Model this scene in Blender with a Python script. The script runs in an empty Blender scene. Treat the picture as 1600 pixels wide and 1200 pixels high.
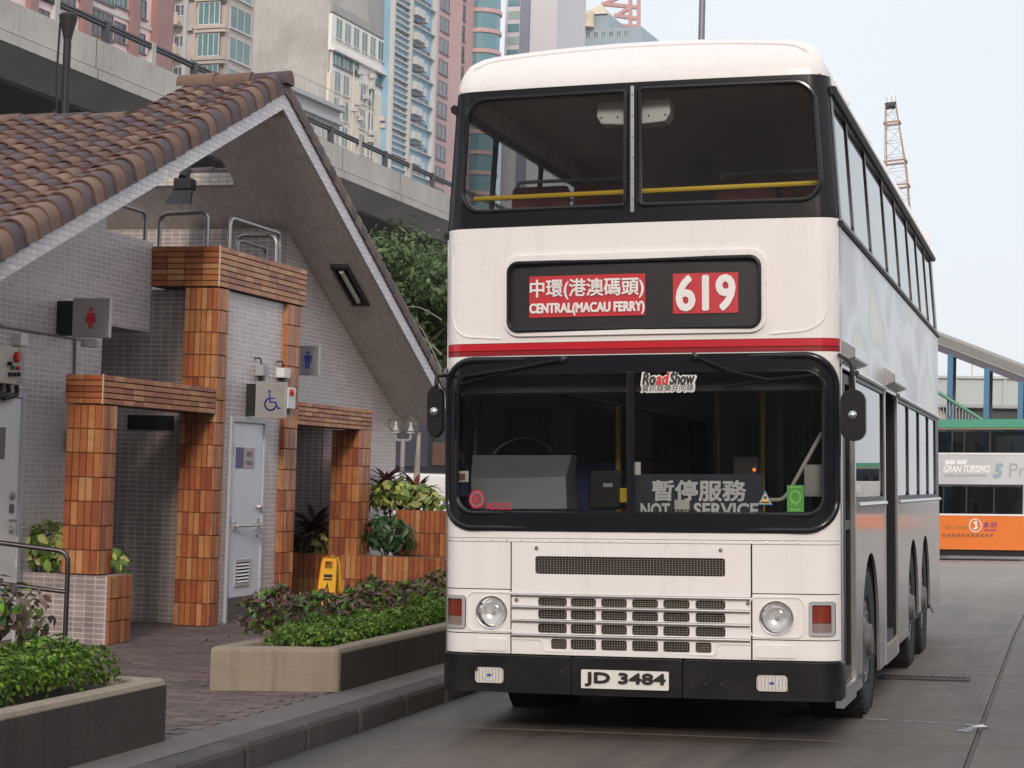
import bpy, bmesh, math, random
import numpy as np
from mathutils import Vector, Matrix, Euler
from mathutils.geometry import tessellate_polygon
random.seed(7); rng = np.random.default_rng(7)
SC = bpy.context.scene
COL = SC.collection
R = math.radians

# ---------------------------------------------------------------- camera
FPX, YAW, PITCH, ROLL = 3092.93, -0.275651, 0.0448109, 0.0292258
LEAN = 0.0274644                      # cross-fall of the road: the bus stands on it and leans the same way
CAM = Vector((2.531, -11.919, 1.610))
fw = Vector((math.sin(YAW)*math.cos(PITCH), math.cos(YAW)*math.cos(PITCH), math.sin(PITCH)))
rt0 = Vector((math.cos(YAW), -math.sin(YAW), 0)); up0 = rt0.cross(fw)
rt = rt0*math.cos(ROLL) + up0*math.sin(ROLL); up = -rt0*math.sin(ROLL) + up0*math.cos(ROLL)
cd = bpy.data.cameras.new('camera'); cam = bpy.data.objects.new('camera', cd); COL.objects.link(cam)
cam.matrix_world = Matrix(((rt.x, up.x, -fw.x, CAM.x), (rt.y, up.y, -fw.y, CAM.y), (rt.z, up.z, -fw.z, CAM.z), (0, 0, 0, 1)))
cd.sensor_fit = 'HORIZONTAL'; cd.sensor_width = 36; cd.lens = FPX/1600*36
cd.clip_start = 0.1; cd.clip_end = 3000
SC.camera = cam

# ---------------------------------------------------------------- sky, sun, exposure
SUN_DIR = Vector((0.19, -0.90, 0.40)).normalized()       # towards the sun: low, behind the camera, a little to the right
sun_el = math.asin(SUN_DIR.z); sun_az = math.atan2(SUN_DIR.x, SUN_DIR.y)
w = bpy.data.worlds.new('World'); SC.world = w; w.use_nodes = True
nt = w.node_tree; bg = nt.nodes['Background']
sky = nt.nodes.new('ShaderNodeTexSky'); sky.sky_type = 'NISHITA'; sky.sun_disc = False
sky.sun_elevation = sun_el; sky.sun_rotation = sun_az
sky.air_density = 1.0; sky.dust_density = 4.0; sky.ozone_density = 1.5; sky.altitude = 0
mx = nt.nodes.new('ShaderNodeMix'); mx.data_type = 'RGBA'; mx.inputs['Factor'].default_value = 0.80
wc = nt.nodes.new('ShaderNodeTexCoord'); wn = nt.nodes.new('ShaderNodeTexNoise'); wn.inputs['Scale'].default_value = 2.2; wn.inputs['Detail'].default_value = 4   # uneven thickness of the haze
wm = nt.nodes.new('ShaderNodeMapRange'); wm.inputs['To Min'].default_value = .70; wm.inputs['To Max'].default_value = .92
nt.links.new(wc.outputs['Generated'], wn.inputs['Vector']); nt.links.new(wn.outputs['Fac'], wm.inputs['Value']); nt.links.new(wm.outputs['Result'], mx.inputs['Factor'])
nt.links.new(sky.outputs[0], mx.inputs['A']); mx.inputs['B'].default_value = (11.1, 11.6, 12.2, 1)   # bright even haze veil over the whole sky
nt.links.new(mx.outputs['Result'], bg.inputs['Color']); bg.inputs['Strength'].default_value = 0.1
sl = bpy.data.lights.new('sun', 'SUN'); so = bpy.data.objects.new('sun', sl); COL.objects.link(so)
sl.energy = 2.0; sl.angle = R(10); sl.color = (1.0, 0.85, 0.73)
so.rotation_euler = SUN_DIR.to_track_quat('Z', 'Y').to_euler()
vs = SC.view_settings; vs.view_transform = 'Standard'; vs.look = 'None'; vs.exposure = -0.06; vs.gamma = 1.0; vs.use_curve_mapping = False
SC.render.engine = 'CYCLES'
SC.cycles.max_bounces = 8; SC.cycles.transparent_max_bounces = 16
try: SC.cycles.use_denoising = True
except Exception: pass

def W(px, py, X=None, Y=None, Z=None):
    """point of the place seen at photo pixel (px, py) at the given real X, Y or Z"""
    d = fw*FPX + rt*(px-800) - up*(py-600)
    if X is not None: t = (X-CAM.x)/d.x
    elif Y is not None: t = (Y-CAM.y)/d.y
    else: t = (Z-CAM.z)/d.z
    return CAM + d*t

def road_z(x, y):
    xx = max(-4.0, min(25.0, x)); yy = max(0.0, min(45.0, y-10.0))
    return math.tan(LEAN)*xx - 0.0165*yy

# ---------------------------------------------------------------- materials
MAT = {}
def nodes_of(name):
    m = bpy.data.materials.new(name); m.use_nodes = True
    return m, m.node_tree.nodes, m.node_tree.links, m.node_tree.nodes['Principled BSDF']
def rand_value(n, l):
    oi = n.new('ShaderNodeObjectInfo'); g = n.new('ShaderNodeNewGeometry')
    a = n.new('ShaderNodeMath'); a.operation = 'ADD'; l.new(oi.outputs['Random'], a.inputs[0]); l.new(g.outputs['Random Per Island'], a.inputs[1])
    f = n.new('ShaderNodeMath'); f.operation = 'FRACT'; l.new(a.outputs[0], f.inputs[0])
    return f.outputs[0]
def noise(n, l, vec, scale, detail=5, rough=.6):
    t = n.new('ShaderNodeTexNoise'); t.inputs['Scale'].default_value = scale; t.inputs['Detail'].default_value = detail
    t.inputs['Roughness'].default_value = rough
    if vec is not None: l.new(vec, t.inputs['Vector'])
    return t.outputs['Fac']
def math_(n, l, op, a, b=None, clamp=False):
    m = n.new('ShaderNodeMath'); m.operation = op; m.use_clamp = clamp
    for i, v in enumerate((a, b)):
        if v is None: continue
        if isinstance(v, (int, float)): m.inputs[i].default_value = v
        else: l.new(v, m.inputs[i])
    return m.outputs[0]
def mixc(n, l, f, a, b, blend='MIX'):
    m = n.new('ShaderNodeMix'); m.data_type = 'RGBA'; m.blend_type = blend
    for k, v in (('Factor', f), ('A', a), ('B', b)):
        s = m.inputs[k] if k != 'Factor' else m.inputs[0]
        if k in 'AB': s = [q for q in m.inputs if q.name == k and q.type == 'RGBA'][0]
        if isinstance(v, (int, float)): s.default_value = v
        elif isinstance(v, (tuple, list)): s.default_value = tuple(v)+((1,) if len(v) == 3 else ())
        else: l.new(v, s)
    return [q for q in m.outputs if q.type == 'RGBA'][0]
def stretch(n, l, vec, s):
    mp = n.new('ShaderNodeMapping'); mp.inputs['Scale'].default_value = s; l.new(vec, mp.inputs['Vector']); return mp.outputs[0]
def mat(name, col, rough=.6, metal=0., var=.12, vs=3., bump=0., bs=40., rnd=0., coat=0., spec=.5, palette=None, stain=None, streak=0., trans=0., world=False, rvar=.0):
    """one procedural material: colour (or a palette picked per piece), mottling, stains, wear, fine relief"""
    if name in MAT: return MAT[name]
    m, n, l, b = nodes_of(name)
    tc = n.new('ShaderNodeTexCoord'); vec = tc.outputs['Object']
    if world: vec = n.new('ShaderNodeNewGeometry').outputs['Position']
    nf = noise(n, l, vec, vs)
    val = math_(n, l, 'ADD', math_(n, l, 'MULTIPLY', math_(n, l, 'SUBTRACT', nf, .5), 2.6*var), 1.0)
    rv = rand_value(n, l) if (rnd or palette) else None
    if rnd:
        r2 = math_(n, l, 'FRACT', math_(n, l, 'MULTIPLY', rv, 7.31))
        val = math_(n, l, 'ADD', val, math_(n, l, 'MULTIPLY', math_(n, l, 'SUBTRACT', r2, .5), 2*rnd))
    if palette:
        cr = n.new('ShaderNodeValToRGB'); cr.color_ramp.interpolation = 'CONSTANT'
        el = cr.color_ramp.elements
        while len(el) < len(palette): el.new(0.5)
        for i, c in enumerate(palette): el[i].position = i/len(palette); el[i].color = tuple(c)+(1,)
        l.new(rv, cr.inputs[0]); base = cr.outputs[0]
    else: base = tuple(col)
    hv = n.new('ShaderNodeHueSaturation'); l.new(val, hv.inputs['Value'])
    if isinstance(base, tuple): hv.inputs['Color'].default_value = base+(1,)
    else: l.new(base, hv.inputs['Color'])
    out = hv.outputs[0]
    if stain:
        sc_, amt, scol = stain
        s = noise(n, l, vec, sc_, 8, .7); s = math_(n, l, 'MULTIPLY', math_(n, l, 'SUBTRACT', s, .5, True), 4*amt, True)
        out = mixc(n, l, s, out, scol)
    if streak:
        s = noise(n, l, stretch(n, l, vec, (9, 9, .5)), 1.0, 5, .7); s = math_(n, l, 'MULTIPLY', math_(n, l, 'SUBTRACT', s, .52, True), 5*streak, True)
        out = mixc(n, l, s, out, tuple(c*.35 for c in col))
    l.new(out, b.inputs['Base Color'])
    b.inputs['Metallic'].default_value = metal; b.inputs['Specular IOR Level'].default_value = spec
    if rvar:
        l.new(math_(n, l, 'ADD', rough-rvar/2, math_(n, l, 'MULTIPLY', noise(n, l, vec, vs*2.3, 6, .7), rvar)), b.inputs['Roughness'])
    else: b.inputs['Roughness'].default_value = rough
    if coat: b.inputs['Coat Weight'].default_value = coat; b.inputs['Coat Roughness'].default_value = .06
    if trans:
        ad = n.new('ShaderNodeBsdfTranslucent'); l.new(out, ad.inputs[0]); ms = n.new('ShaderNodeMixShader'); ms.inputs[0].default_value = trans
        l.new(b.outputs[0], ms.inputs[1]); l.new(ad.outputs[0], ms.inputs[2]); l.new(ms.outputs[0], n['Material Output'].inputs[0])
    if bump:
        bp = n.new('ShaderNodeBump'); bp.inputs['Strength'].default_value = bump; bp.inputs['Distance'].default_value = .02
        l.new(noise(n, l, vec, bs, 6, .65), bp.inputs['Height']); l.new(bp.outputs[0], b.inputs['Normal'])
    MAT[name] = m; return m
def mosaic(name, axes, tile, grout, bw=.095, bh=.045, var=.12, rough=.35, offset=0.0, mort=.006, dirt=.25):
    """small glazed wall tiles: colour per tile, pale grout, joints in relief"""
    if name in MAT: return MAT[name]
    m, n, l, b = nodes_of(name)
    pos = n.new('ShaderNodeNewGeometry').outputs['Position']
    sp = n.new('ShaderNodeSeparateXYZ'); l.new(pos, sp.inputs[0]); cb = n.new('ShaderNodeCombineXYZ')
    l.new(sp.outputs['XYZ'.index(axes[0])], cb.inputs[0]); l.new(sp.outputs['XYZ'.index(axes[1])], cb.inputs[1])
    br = n.new('ShaderNodeTexBrick'); l.new(cb.outputs[0], br.inputs['Vector']); br.offset = offset
    br.inputs['Scale'].default_value = 1; br.inputs['Brick Width'].default_value = bw; br.inputs['Row Height'].default_value = bh
    br.inputs['Mortar Size'].default_value = mort; br.inputs['Mortar Smooth'].default_value = .2; br.inputs['Bias'].default_value = 0
    br.inputs['Color1'].default_value = tuple(c*(1-var) for c in tile)+(1,); br.inputs['Color2'].default_value = tuple(min(1, c*(1+var)) for c in tile)+(1,)
    br.inputs['Mortar'].default_value = tuple(grout)+(1,)
    s = noise(n, l, stretch(n, l, pos, (1.5, 1.5, .7)), 1.2, 7, .65)
    s = math_(n, l, 'MULTIPLY', math_(n, l, 'SUBTRACT', s, .42, True), 3*dirt, True)
    out = mixc(n, l, s, br.outputs['Color'], tuple(c*.55 for c in tile))
    l.new(out, b.inputs['Base Color']); b.inputs['Roughness'].default_value = rough
    bp = n.new('ShaderNodeBump'); bp.inputs['Strength'].default_value = .5; bp.inputs['Distance'].default_value = .004; bp.invert = True
    l.new(br.outputs['Fac'], bp.inputs['Height']); l.new(bp.outputs[0], b.inputs['Normal'])
    MAT[name] = m; return m
def glass(name, tint, refl=1.0, rough=.02, ior=1.5, dirt=.0):
    """thin pane: lets tinted light through and mirrors at glancing angles"""
    if name in MAT: return MAT[name]
    m, n, l, b = nodes_of(name); n.remove(b)
    t = n.new('ShaderNodeBsdfTransparent'); t.inputs[0].default_value = tuple(tint)+(1,)
    g = n.new('ShaderNodeBsdfGlossy'); g.inputs['Roughness'].default_value = rough; g.inputs['Color'].default_value = (refl,)*3+(1,)
    fr = n.new('ShaderNodeFresnel'); fr.inputs[0].default_value = ior
    ms = n.new('ShaderNodeMixShader'); l.new(fr.outputs[0], ms.inputs[0]); l.new(t.outputs[0], ms.inputs[1]); l.new(g.outputs[0], ms.inputs[2])
    last = ms.outputs[0]
    if dirt:  # diffuse film; on the upper panes it is a painted reflection veil
        d = n.new('ShaderNodeBsdfDiffuse'); d.inputs[0].default_value = (.5, .47, .44, 1)
        pos = n.new('ShaderNodeTexCoord').outputs['Object']
        f = math_(n, l, 'MULTIPLY', noise(n, l, pos, 2.5, 8, .7), dirt)
        m2 = n.new('ShaderNodeMixShader'); l.new(f, m2.inputs[0]); l.new(last, m2.inputs[1]); l.new(d.outputs[0], m2.inputs[2]); last = m2.outputs[0]
    l.new(last, n['Material Output'].inputs[0]); MAT[name] = m; return m

# ---------------------------------------------------------------- mesh helpers
def mesh_obj(name, verts, faces, m, parent=None, mi=None, smooth=False, bev=0, sharp=40):
    me = bpy.data.meshes.new(name); me.from_pydata([tuple(v) for v in verts], [], faces); me.update()
    ms = m if isinstance(m, (list, tuple)) else [m]
    for q in ms: me.materials.append(q)
    if mi: me.polygons.foreach_set('material_index', mi)
    if smooth:
        me.polygons.foreach_set('use_smooth', [True]*len(me.polygons)); me.set_sharp_from_angle(angle=R(sharp))
    o = bpy.data.objects.new(name, me); COL.objects.link(o)
    if bev:
        bm_ = o.modifiers.new('bevel', 'BEVEL'); bm_.width = bev; bm_.segments = 2; bm_.limit_method = 'ANGLE'; bm_.angle_limit = R(35)
    attach(o, parent); return o
def attach(o, parent):
    if parent is None: return o
    o.parent = parent
    if parent.get('world_frame'): o.matrix_parent_inverse = Matrix.Translation(-Vector(parent.location))
    return o
def thing(name, label, cat, loc, group=None, world=True, rot=None):
    """an Empty at the thing's base; its parts are built in world coordinates (world=True) or in its own frame"""
    o = bpy.data.objects.new(name, None); COL.objects.link(o); o.location = loc; o.empty_display_size = .2
    if rot: o.rotation_euler = rot
    if world: o['world_frame'] = 1
    tag(o, label, cat, group); return o
def tag(o, label=None, cat=None, group=None, kind=None):
    for k, v in (('label', label), ('category', cat), ('group', group), ('kind', kind)):
        if v: o[k] = v
    return o
def dup(o, parent=None, M=None, name=None):
    c = o.copy(); COL.objects.link(c)
    if name: c.name = name
    if parent is not None: attach(c, parent)
    if M is not None: c.matrix_basis = M
    return c
def dup_tree(o, loc, rot=None, label=None):
    """a copy of a thing with its parts and their sub-parts"""
    c = o.copy(); COL.objects.link(c); c.location = loc
    if rot: c.rotation_euler = rot
    if label: c['label'] = label
    for ch in o.children:
        k = ch.copy(); COL.objects.link(k); k.parent = c
        for g in ch.children:
            q = g.copy(); COL.objects.link(q); q.parent = k
    return c
class MB:
    """collects simple solids into one mesh"""
    def __init__(s): s.v = []; s.f = []; s.mi = []; s.cur = 0
    def add(s, v, f):
        k = len(s.v); s.v += [Vector(q) for q in v]; s.f += [tuple(i+k for i in q) for q in f]; s.mi += [s.cur]*len(f); return s
    def box(s, x0, x1, y0, y1, z0, z1, M=None):
        v = [Vector(p) for p in ((x0,y0,z0),(x1,y0,z0),(x1,y1,z0),(x0,y1,z0),(x0,y0,z1),(x1,y0,z1),(x1,y1,z1),(x0,y1,z1))]
        if M is not None: v = [M @ p for p in v]
        return s.add(v, [(0,3,2,1),(4,5,6,7),(0,1,5,4),(1,2,6,5),(2,3,7,6),(3,0,4,7)])
    def quad(s, a, b, c, d): return s.add([a,b,c,d], [(0,1,2,3)])
    def prism(s, pts, ext):
        """polygon (3-D points) extruded by vector ext"""
        n = len(pts); ext = Vector(ext); v = [Vector(p) for p in pts]; v2 = [p+ext for p in v]
        t = tessellate_polygon([v]); f = []
        nrm = sum((v[i].cross(v[(i+1)%n]) for i in range(n)), Vector())
        for a,b,c in t:
            tri = (a,b,c) if (v[b]-v[a]).cross(v[c]-v[a]).dot(ext) < 0 else (a,c,b)
            f.append(tri); f.append(tuple(i+n for i in reversed(tri)))
        flip = nrm.dot(ext) > 0
        for i in range(n):
            j = (i+1)%n; q = (i,j,j+n,i+n); f.append(q if flip else tuple(reversed(q)))
        return s.add(v+v2, f)
    def tube(s, pts, r, n=8, closed=False, r1=None):
        pts = [Vector(p) for p in pts]; N = len(pts); rings = []
        prev = None
        for i, p in enumerate(pts):
            a = pts[(i-1)%N] if (closed or i > 0) else p; b = pts[(i+1)%N] if (closed or i < N-1) else p
            t = (b-a).normalized()
            if prev is None: u = t.orthogonal().normalized()
            else:
                u = (prev - t*prev.dot(t))
                u = u.normalized() if u.length > 1e-6 else t.orthogonal().normalized()
            prev = u; w_ = t.cross(u)
            rr = r if r1 is None else r+(r1-r)*i/max(1, N-1)
            rings.append([p+(u*math.cos(2*math.pi*k/n)+w_*math.sin(2*math.pi*k/n))*rr for k in range(n)])
        v = [q for rg in rings for q in rg]; f = []
        for i in range(N if closed else N-1):
            j = (i+1)%N
            for k in range(n): f.append((i*n+k, i*n+(k+1)%n, j*n+(k+1)%n, j*n+k))
        if not closed: f += [tuple(reversed(range(n))), tuple((N-1)*n+k for k in range(n))]
        return s.add(v, f)
    def lathe(s, prof, c, axis='Z', n=24, caps=None):
        """profile of (radius, height) spun about an axis through c"""
        c = Vector(c); v = []; f = []
        for r_, h in prof:
            for k in range(n):
                a = 2*math.pi*k/n; x, y = r_*math.cos(a), r_*math.sin(a)
                v.append(c + {'Z': Vector((x,y,h)), 'X': Vector((h,x,y)), 'Y': Vector((y,h,x))}[axis])
        for i in range(len(prof)-1):
            for k in range(n): f.append((i*n+k, i*n+(k+1)%n, (i+1)*n+(k+1)%n, (i+1)*n+k))
        if caps is None: caps = tuple(prof[0]) != tuple(prof[-1])
        if caps and prof[0][0] > 1e-4: f.append(tuple(reversed(range(n))))
        if caps and prof[-1][0] > 1e-4: f.append(tuple((len(prof)-1)*n+k for k in range(n)))
        return s.add(v, f)
    def build(s, name, m, parent=None, smooth=False, bev=0, sharp=40): return mesh_obj(name, s.v, s.f, m, parent, s.mi if isinstance(m, (list, tuple)) else None, smooth, bev, sharp)
def bend(pts, r, n=5):
    """round the inner corners of a polyline"""
    pts = [Vector(p) for p in pts]; out = [pts[0]]
    for a, b, c in zip(pts, pts[1:], pts[2:]):
        u = (a-b).normalized(); v_ = (c-b).normalized(); q = min(r, (a-b).length*.49, (c-b).length*.49)
        p0, p1 = b+u*q, b+v_*q
        for i in range(n+1):
            t = i/n; out.append((p0*(1-t)**2 + b*2*t*(1-t) + p1*t*t))
    out.append(pts[-1]); return out
def rrect(x0, x1, z0, z1, r, n=6, rr=None):
    """rounded rectangle outline, counter-clockwise; rr = radii (bl, br, tr, tl)"""
    rr = rr or (r,)*4; o = []
    for (cx, cz, a0, q) in ((x0,z0,180,rr[0]),(x1,z0,270,rr[1]),(x1,z1,0,rr[2]),(x0,z1,90,rr[3])):
        sx = 1 if cx == x0 else -1; sz = 1 if cz == z0 else -1
        for i in range(n+1):
            a = R(a0+90*i/n); o.append((cx+sx*q+q*math.cos(a), cz+sz*q+q*math.sin(a)))
    return o
def skin(name, outer, holes, fmap, d0, thick, m, parent=None, ca=(), cb=(), smooth=True, bev=0):
    """sheet cut to an outline with holes, subdivided along ca/cb, bent by fmap(a, b, depth) and given thickness"""
    loops = [[Vector((a, b, 0)) for a, b in outer]] + [[Vector((a, b, 0)) for a, b in h] for h in holes]
    flat = [p for lp in loops for p in lp]
    tris = tessellate_polygon(loops)
    bm = bmesh.new(); vv = [bm.verts.new(p) for p in flat]
    for t in tris:
        a, b, c = (flat[i] for i in t)
        if abs((b-a).cross(c-a).z) < 1e-10: continue
        try:
            f = bm.faces.new([vv[i] for i in t]); f.normal_update()
            if f.normal.z < 0: f.normal_flip()
        except ValueError: pass
    for k, cuts in ((0, ca), (1, cb)):
        for c in cuts:
            co = Vector((c, 0, 0)) if k == 0 else Vector((0, c, 0)); no = Vector((1, 0, 0)) if k == 0 else Vector((0, 1, 0))
            bmesh.ops.bisect_plane(bm, geom=bm.verts[:]+bm.edges[:]+bm.faces[:], plane_co=co, plane_no=no)
    if thick:
        be = [e for e in bm.edges if e.is_boundary]
        ret = bmesh.ops.extrude_edge_only(bm, edges=be)
        for g in ret['geom']:
            if isinstance(g, bmesh.types.BMVert): g.co.z = thick
    for v_ in bm.verts:
        v_.co = fmap(v_.co.x, v_.co.y, d0+v_.co.z)
    bmesh.ops.recalc_face_normals(bm, faces=bm.faces[:])
    me = bpy.data.meshes.new(name); bm.to_mesh(me); bm.free()
    me.materials.append(m)
    if smooth:
        me.polygons.foreach_set('use_smooth', [True]*len(me.polygons)); me.set_sharp_from_angle(angle=R(35))
    o = bpy.data.objects.new(name, me); COL.objects.link(o); attach(o, parent); return o
def text_mesh(body, bold=0.0, shear=0.0, res=3):
    """glyph outlines of the built-in font as a flat mesh, normalised to width 1 x height 1 (origin bottom left)"""
    cu = bpy.data.curves.new('lettering', 'FONT'); cu.body = body; cu.offset = bold; cu.shear = shear; cu.resolution_u = res; cu.fill_mode = 'FRONT'
    o = bpy.data.objects.new('lettering', cu); COL.objects.link(o)
    dg = bpy.context.evaluated_depsgraph_get(); me = bpy.data.meshes.new_from_object(o.evaluated_get(dg))
    v = np.array([tuple(q.co) for q in me.vertices]); f = [tuple(p.vertices) for p in me.polygons]
    bpy.data.objects.remove(o); bpy.data.curves.remove(cu); bpy.data.meshes.remove(me)
    if len(v) == 0: return [], []
    lo = v.min(0); hi = v.max(0); v = (v-lo)/np.maximum(hi-lo, 1e-6)
    return v, f
HV = [(math.cos(i*math.pi/4), math.sin(i*math.pi/4)) for i in range(8)]
def text(body, name, box, fmap, m, parent, bold=0.0, shear=0.0, clip_b=None, heavy=0.0):
    """text stretched into box=(a0,a1,b0,b1) and laid on a surface through fmap(a, b)"""
    v, f = text_mesh(body, bold, shear)
    if len(v) == 0: return None
    a0, a1, b0, b1 = box
    if heavy:                                           # heavier strokes: the glyphs laid over themselves with small shifts
        k = len(v); v = np.concatenate([v+np.array([dx*heavy/(a1-a0), dy*heavy/(b1-b0), 0]) for dx, dy in HV])
        f = [tuple(i+q*k for i in t) for q in range(len(HV)) for t in f]
    vv = [fmap(a0+(a1-a0)*q[0], max(b0+(b1-b0)*q[1], clip_b) if clip_b is not None else b0+(b1-b0)*q[1]) for q in v]
    if heavy:
        for i, p in enumerate(vv): p.y -= .0007*(i//k)
    return mesh_obj(name, vv, f, m, parent)
def leaf_mesh(name, L, Wd, m, fold=.25, curl=.25, seg=2):
    """one pointed leaf, base at the origin, growing along +Y, folded along its midrib and drooping"""
    v = []; f = []
    prof = [(0, .12), (.35, .9), (.65, .8), (1, .0)] if seg == 2 else [(i/seg, max(.0, math.sin(math.pi*min(1, .08+.92*i/seg))**.7)) for i in range(seg+1)]
    for t, w_ in prof:
        y = L*t; z = -curl*L*t*t; h = Wd/2*w_
        v += [(-h, y, z+fold*h), (0, y, z), (h, y, z+fold*h)]
    for i in range(len(prof)-1):
        a = i*3; f += [(a, a+1, a+4, a+3), (a+1, a+2, a+5, a+4)]
    me = bpy.data.meshes.new(name); me.from_pydata(v, [], f); me.materials.append(m)
    me.polygons.foreach_set('use_smooth', [True]*len(f)); return me
def leaf_cloud(name, pos, nrm, size, m, parent=None, aspect=.5, kind=None):
    """many small folded leaves as one mesh; pos, nrm (n,3), size (n,)"""
    n = len(pos); rnd = rng.normal(size=(n, 3)); nrm = nrm/np.linalg.norm(nrm, axis=1, keepdims=True)
    t = rnd - (rnd*nrm).sum(1, keepdims=True)*nrm; t /= np.linalg.norm(t, axis=1, keepdims=True); b = np.cross(nrm, t)
    s = size[:, None]
    p0 = pos - t*s*.5; p2 = pos + t*s*.5; p1 = pos + b*s*aspect*.5 + nrm*s*.12; p3 = pos - b*s*aspect*.5 + nrm*s*.12
    v = np.stack([p0, p1, p2, p3], 1).reshape(-1, 3)
    me = bpy.data.meshes.new(name); k = np.arange(n)*4
    f = np.stack([k, k+1, k+2, k, k+2, k+3], 1).reshape(-1, 3)
    me.vertices.add(len(v)); me.vertices.foreach_set('co', v.ravel().astype(np.float32))
    me.loops.add(len(f)*3); me.loops.foreach_set('vertex_index', f.ravel().astype(np.int32))
    me.polygons.add(len(f)); me.polygons.foreach_set('loop_start', (np.arange(len(f))*3).astype(np.int32))
    me.update(calc_edges=True); me.validate()
    ms = m if isinstance(m, (list, tuple)) else [m]
    for q in ms: me.materials.append(q)
    if len(ms) > 1: me.polygons.foreach_set('material_index', np.repeat(rng.integers(0, len(ms), n), 2).astype(np.int32))
    o = bpy.data.objects.new(name, me); COL.objects.link(o); attach(o, parent)
    if kind: o['kind'] = kind
    return o
# ================================================================ materials of the place
concrete_road = mat('road_concrete', (.165,.150,.140), .55, var=.45, vs=.9, bump=.45, bs=45, rnd=.12, stain=(.55,1.0,(.075,.068,.065)), world=True, rvar=.25)
base_dark = mat('joint_filler', (.03,.03,.03), .95)
kerb_m = mat('kerb_concrete', (.075,.068,.065), .85, var=.35, vs=4, bump=.5, bs=50, rnd=.12, stain=(2.2,.8,(.06,.055,.05)), world=True)
strip_m = mat('pavement_concrete', (.135,.125,.12), .85, var=.3, vs=3, bump=.4, bs=60, stain=(1.5,.8,(.09,.08,.075)), world=True)
paver_m = mat('paver_brick', (.2,.1,.09), .85, var=.3, vs=9, bump=.4, bs=70, rnd=.22, palette=[(.135,.10,.097),(.15,.105,.098),(.125,.097,.097),(.165,.115,.105),(.14,.108,.105)], stain=(1.1,.5,(.075,.066,.067)), world=True)
planter_conc = mat('planter_concrete', (.30,.245,.19), .85, var=.3, vs=2.6, bump=.5, bs=45, stain=(2.6,.7,(.13,.115,.09)), streak=.35, world=True)
soil_m = mat('soil', (.035,.025,.018), .95, var=.5, vs=14, bump=1, bs=40)
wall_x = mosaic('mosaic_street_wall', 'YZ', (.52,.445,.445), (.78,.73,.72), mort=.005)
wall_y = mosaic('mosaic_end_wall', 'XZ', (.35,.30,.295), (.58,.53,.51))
fascia_x = mosaic('mosaic_fascia', 'YZ', (.64,.585,.61), (.46,.42,.43), bw=.1, bh=.05, dirt=.2)
fascia_y = mosaic('mosaic_inner_fascia', 'XZ', (.62,.58,.52), (.38,.33,.3), bw=.1, bh=.05, dirt=.3)
soffit_m = mosaic('mosaic_soffit', 'YX', (.60,.545,.51), (.64,.59,.56), bw=.1, bh=.05, rough=.5)
grout_m = mat('tile_grout', (.13,.075,.055), .9, var=.3, vs=12)
ORANGE = [(0.373, 0.121, 0.044), (0.423, 0.158, 0.054), (0.312, 0.09, 0.036), (0.444, 0.19, 0.068), (0.272, 0.072, 0.031), (0.393, 0.137, 0.047), (0.464, 0.233, 0.099), (0.343, 0.106, 0.039)]
orange_m = mat('orange_glazed_tile', (.4,.13,.05), .38, var=.30, vs=11, bump=.12, bs=60, rnd=.12, palette=ORANGE, stain=(5,.35,(.17,.07,.04)), world=True)
BROWN = [(.175,.108,.08),(.155,.092,.068),(.20,.128,.093),(.14,.084,.064)]
PURPLE = [(.088,.065,.072),(.075,.055,.062),(.105,.072,.075),(.082,.064,.074)]
tile_brown = mat('roof_tile_brown', (.25,.13,.09), .65, spec=.3, var=.22, vs=8, bump=.15, bs=50, rnd=.15, palette=BROWN, stain=(3.5,.35,(.10,.065,.055)), world=True)
tile_purple = mat('roof_tile_purple', (.15,.1,.11), .62, spec=.3, var=.22, vs=8, bump=.15, bs=50, rnd=.15, palette=PURPLE, stain=(3.5,.35,(.075,.055,.055)), world=True)
tile_edge = mat('roof_tile_edge', (.13,.062,.045), .8, var=.3, vs=12)
roof_under = mat('roof_bedding', (.22,.10,.07), .9, var=.4, vs=8)
steel = mat('brushed_steel', (.44,.43,.42), .42, metal=.55, var=.15, vs=6, rvar=.2)
pipe_m = mat('galvanised_pipe', (.34,.33,.33), .4, metal=.9, var=.2, vs=6)
dark_rail_m = mat('dark_steel_pipe', (.10,.09,.095), .35, metal=.8, var=.2, vs=6)
grey_paint = mat('grey_paint', (.36,.36,.38), .5, var=.1, vs=5)
door_blue = mat('pale_blue_door_paint', (.66,.69,.78), .42, var=.10, vs=2.5, stain=(3.5,.25,(.33,.33,.36)), world=True)
door_white = mat('white_door_paint', (.82,.82,.84), .4, var=.06, vs=2)
kick_m = mat('kick_plate', (.16,.155,.16), .4, metal=.7, var=.2, vs=5)
black_m = mat('black_plastic', (.010,.010,.011), .45, var=.2, vs=5)
white_plastic = mat('white_plastic', (.72,.71,.70), .4, var=.06, vs=5)
beige_plastic = mat('beige_enamel', (.52,.47,.40), .45, var=.1, vs=5)
red_plastic = mat('red_plastic', (.55,.02,.02), .3)
green_plastic = mat('green_plastic', (.02,.22,.08), .3)
blue_print = mat('blue_print', (.03,.055,.36), .5)
red_print = mat('red_print', (.58,.025,.04), .5)
dark_hole = mat('dark_void', (.01,.01,.011), .9)

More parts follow.
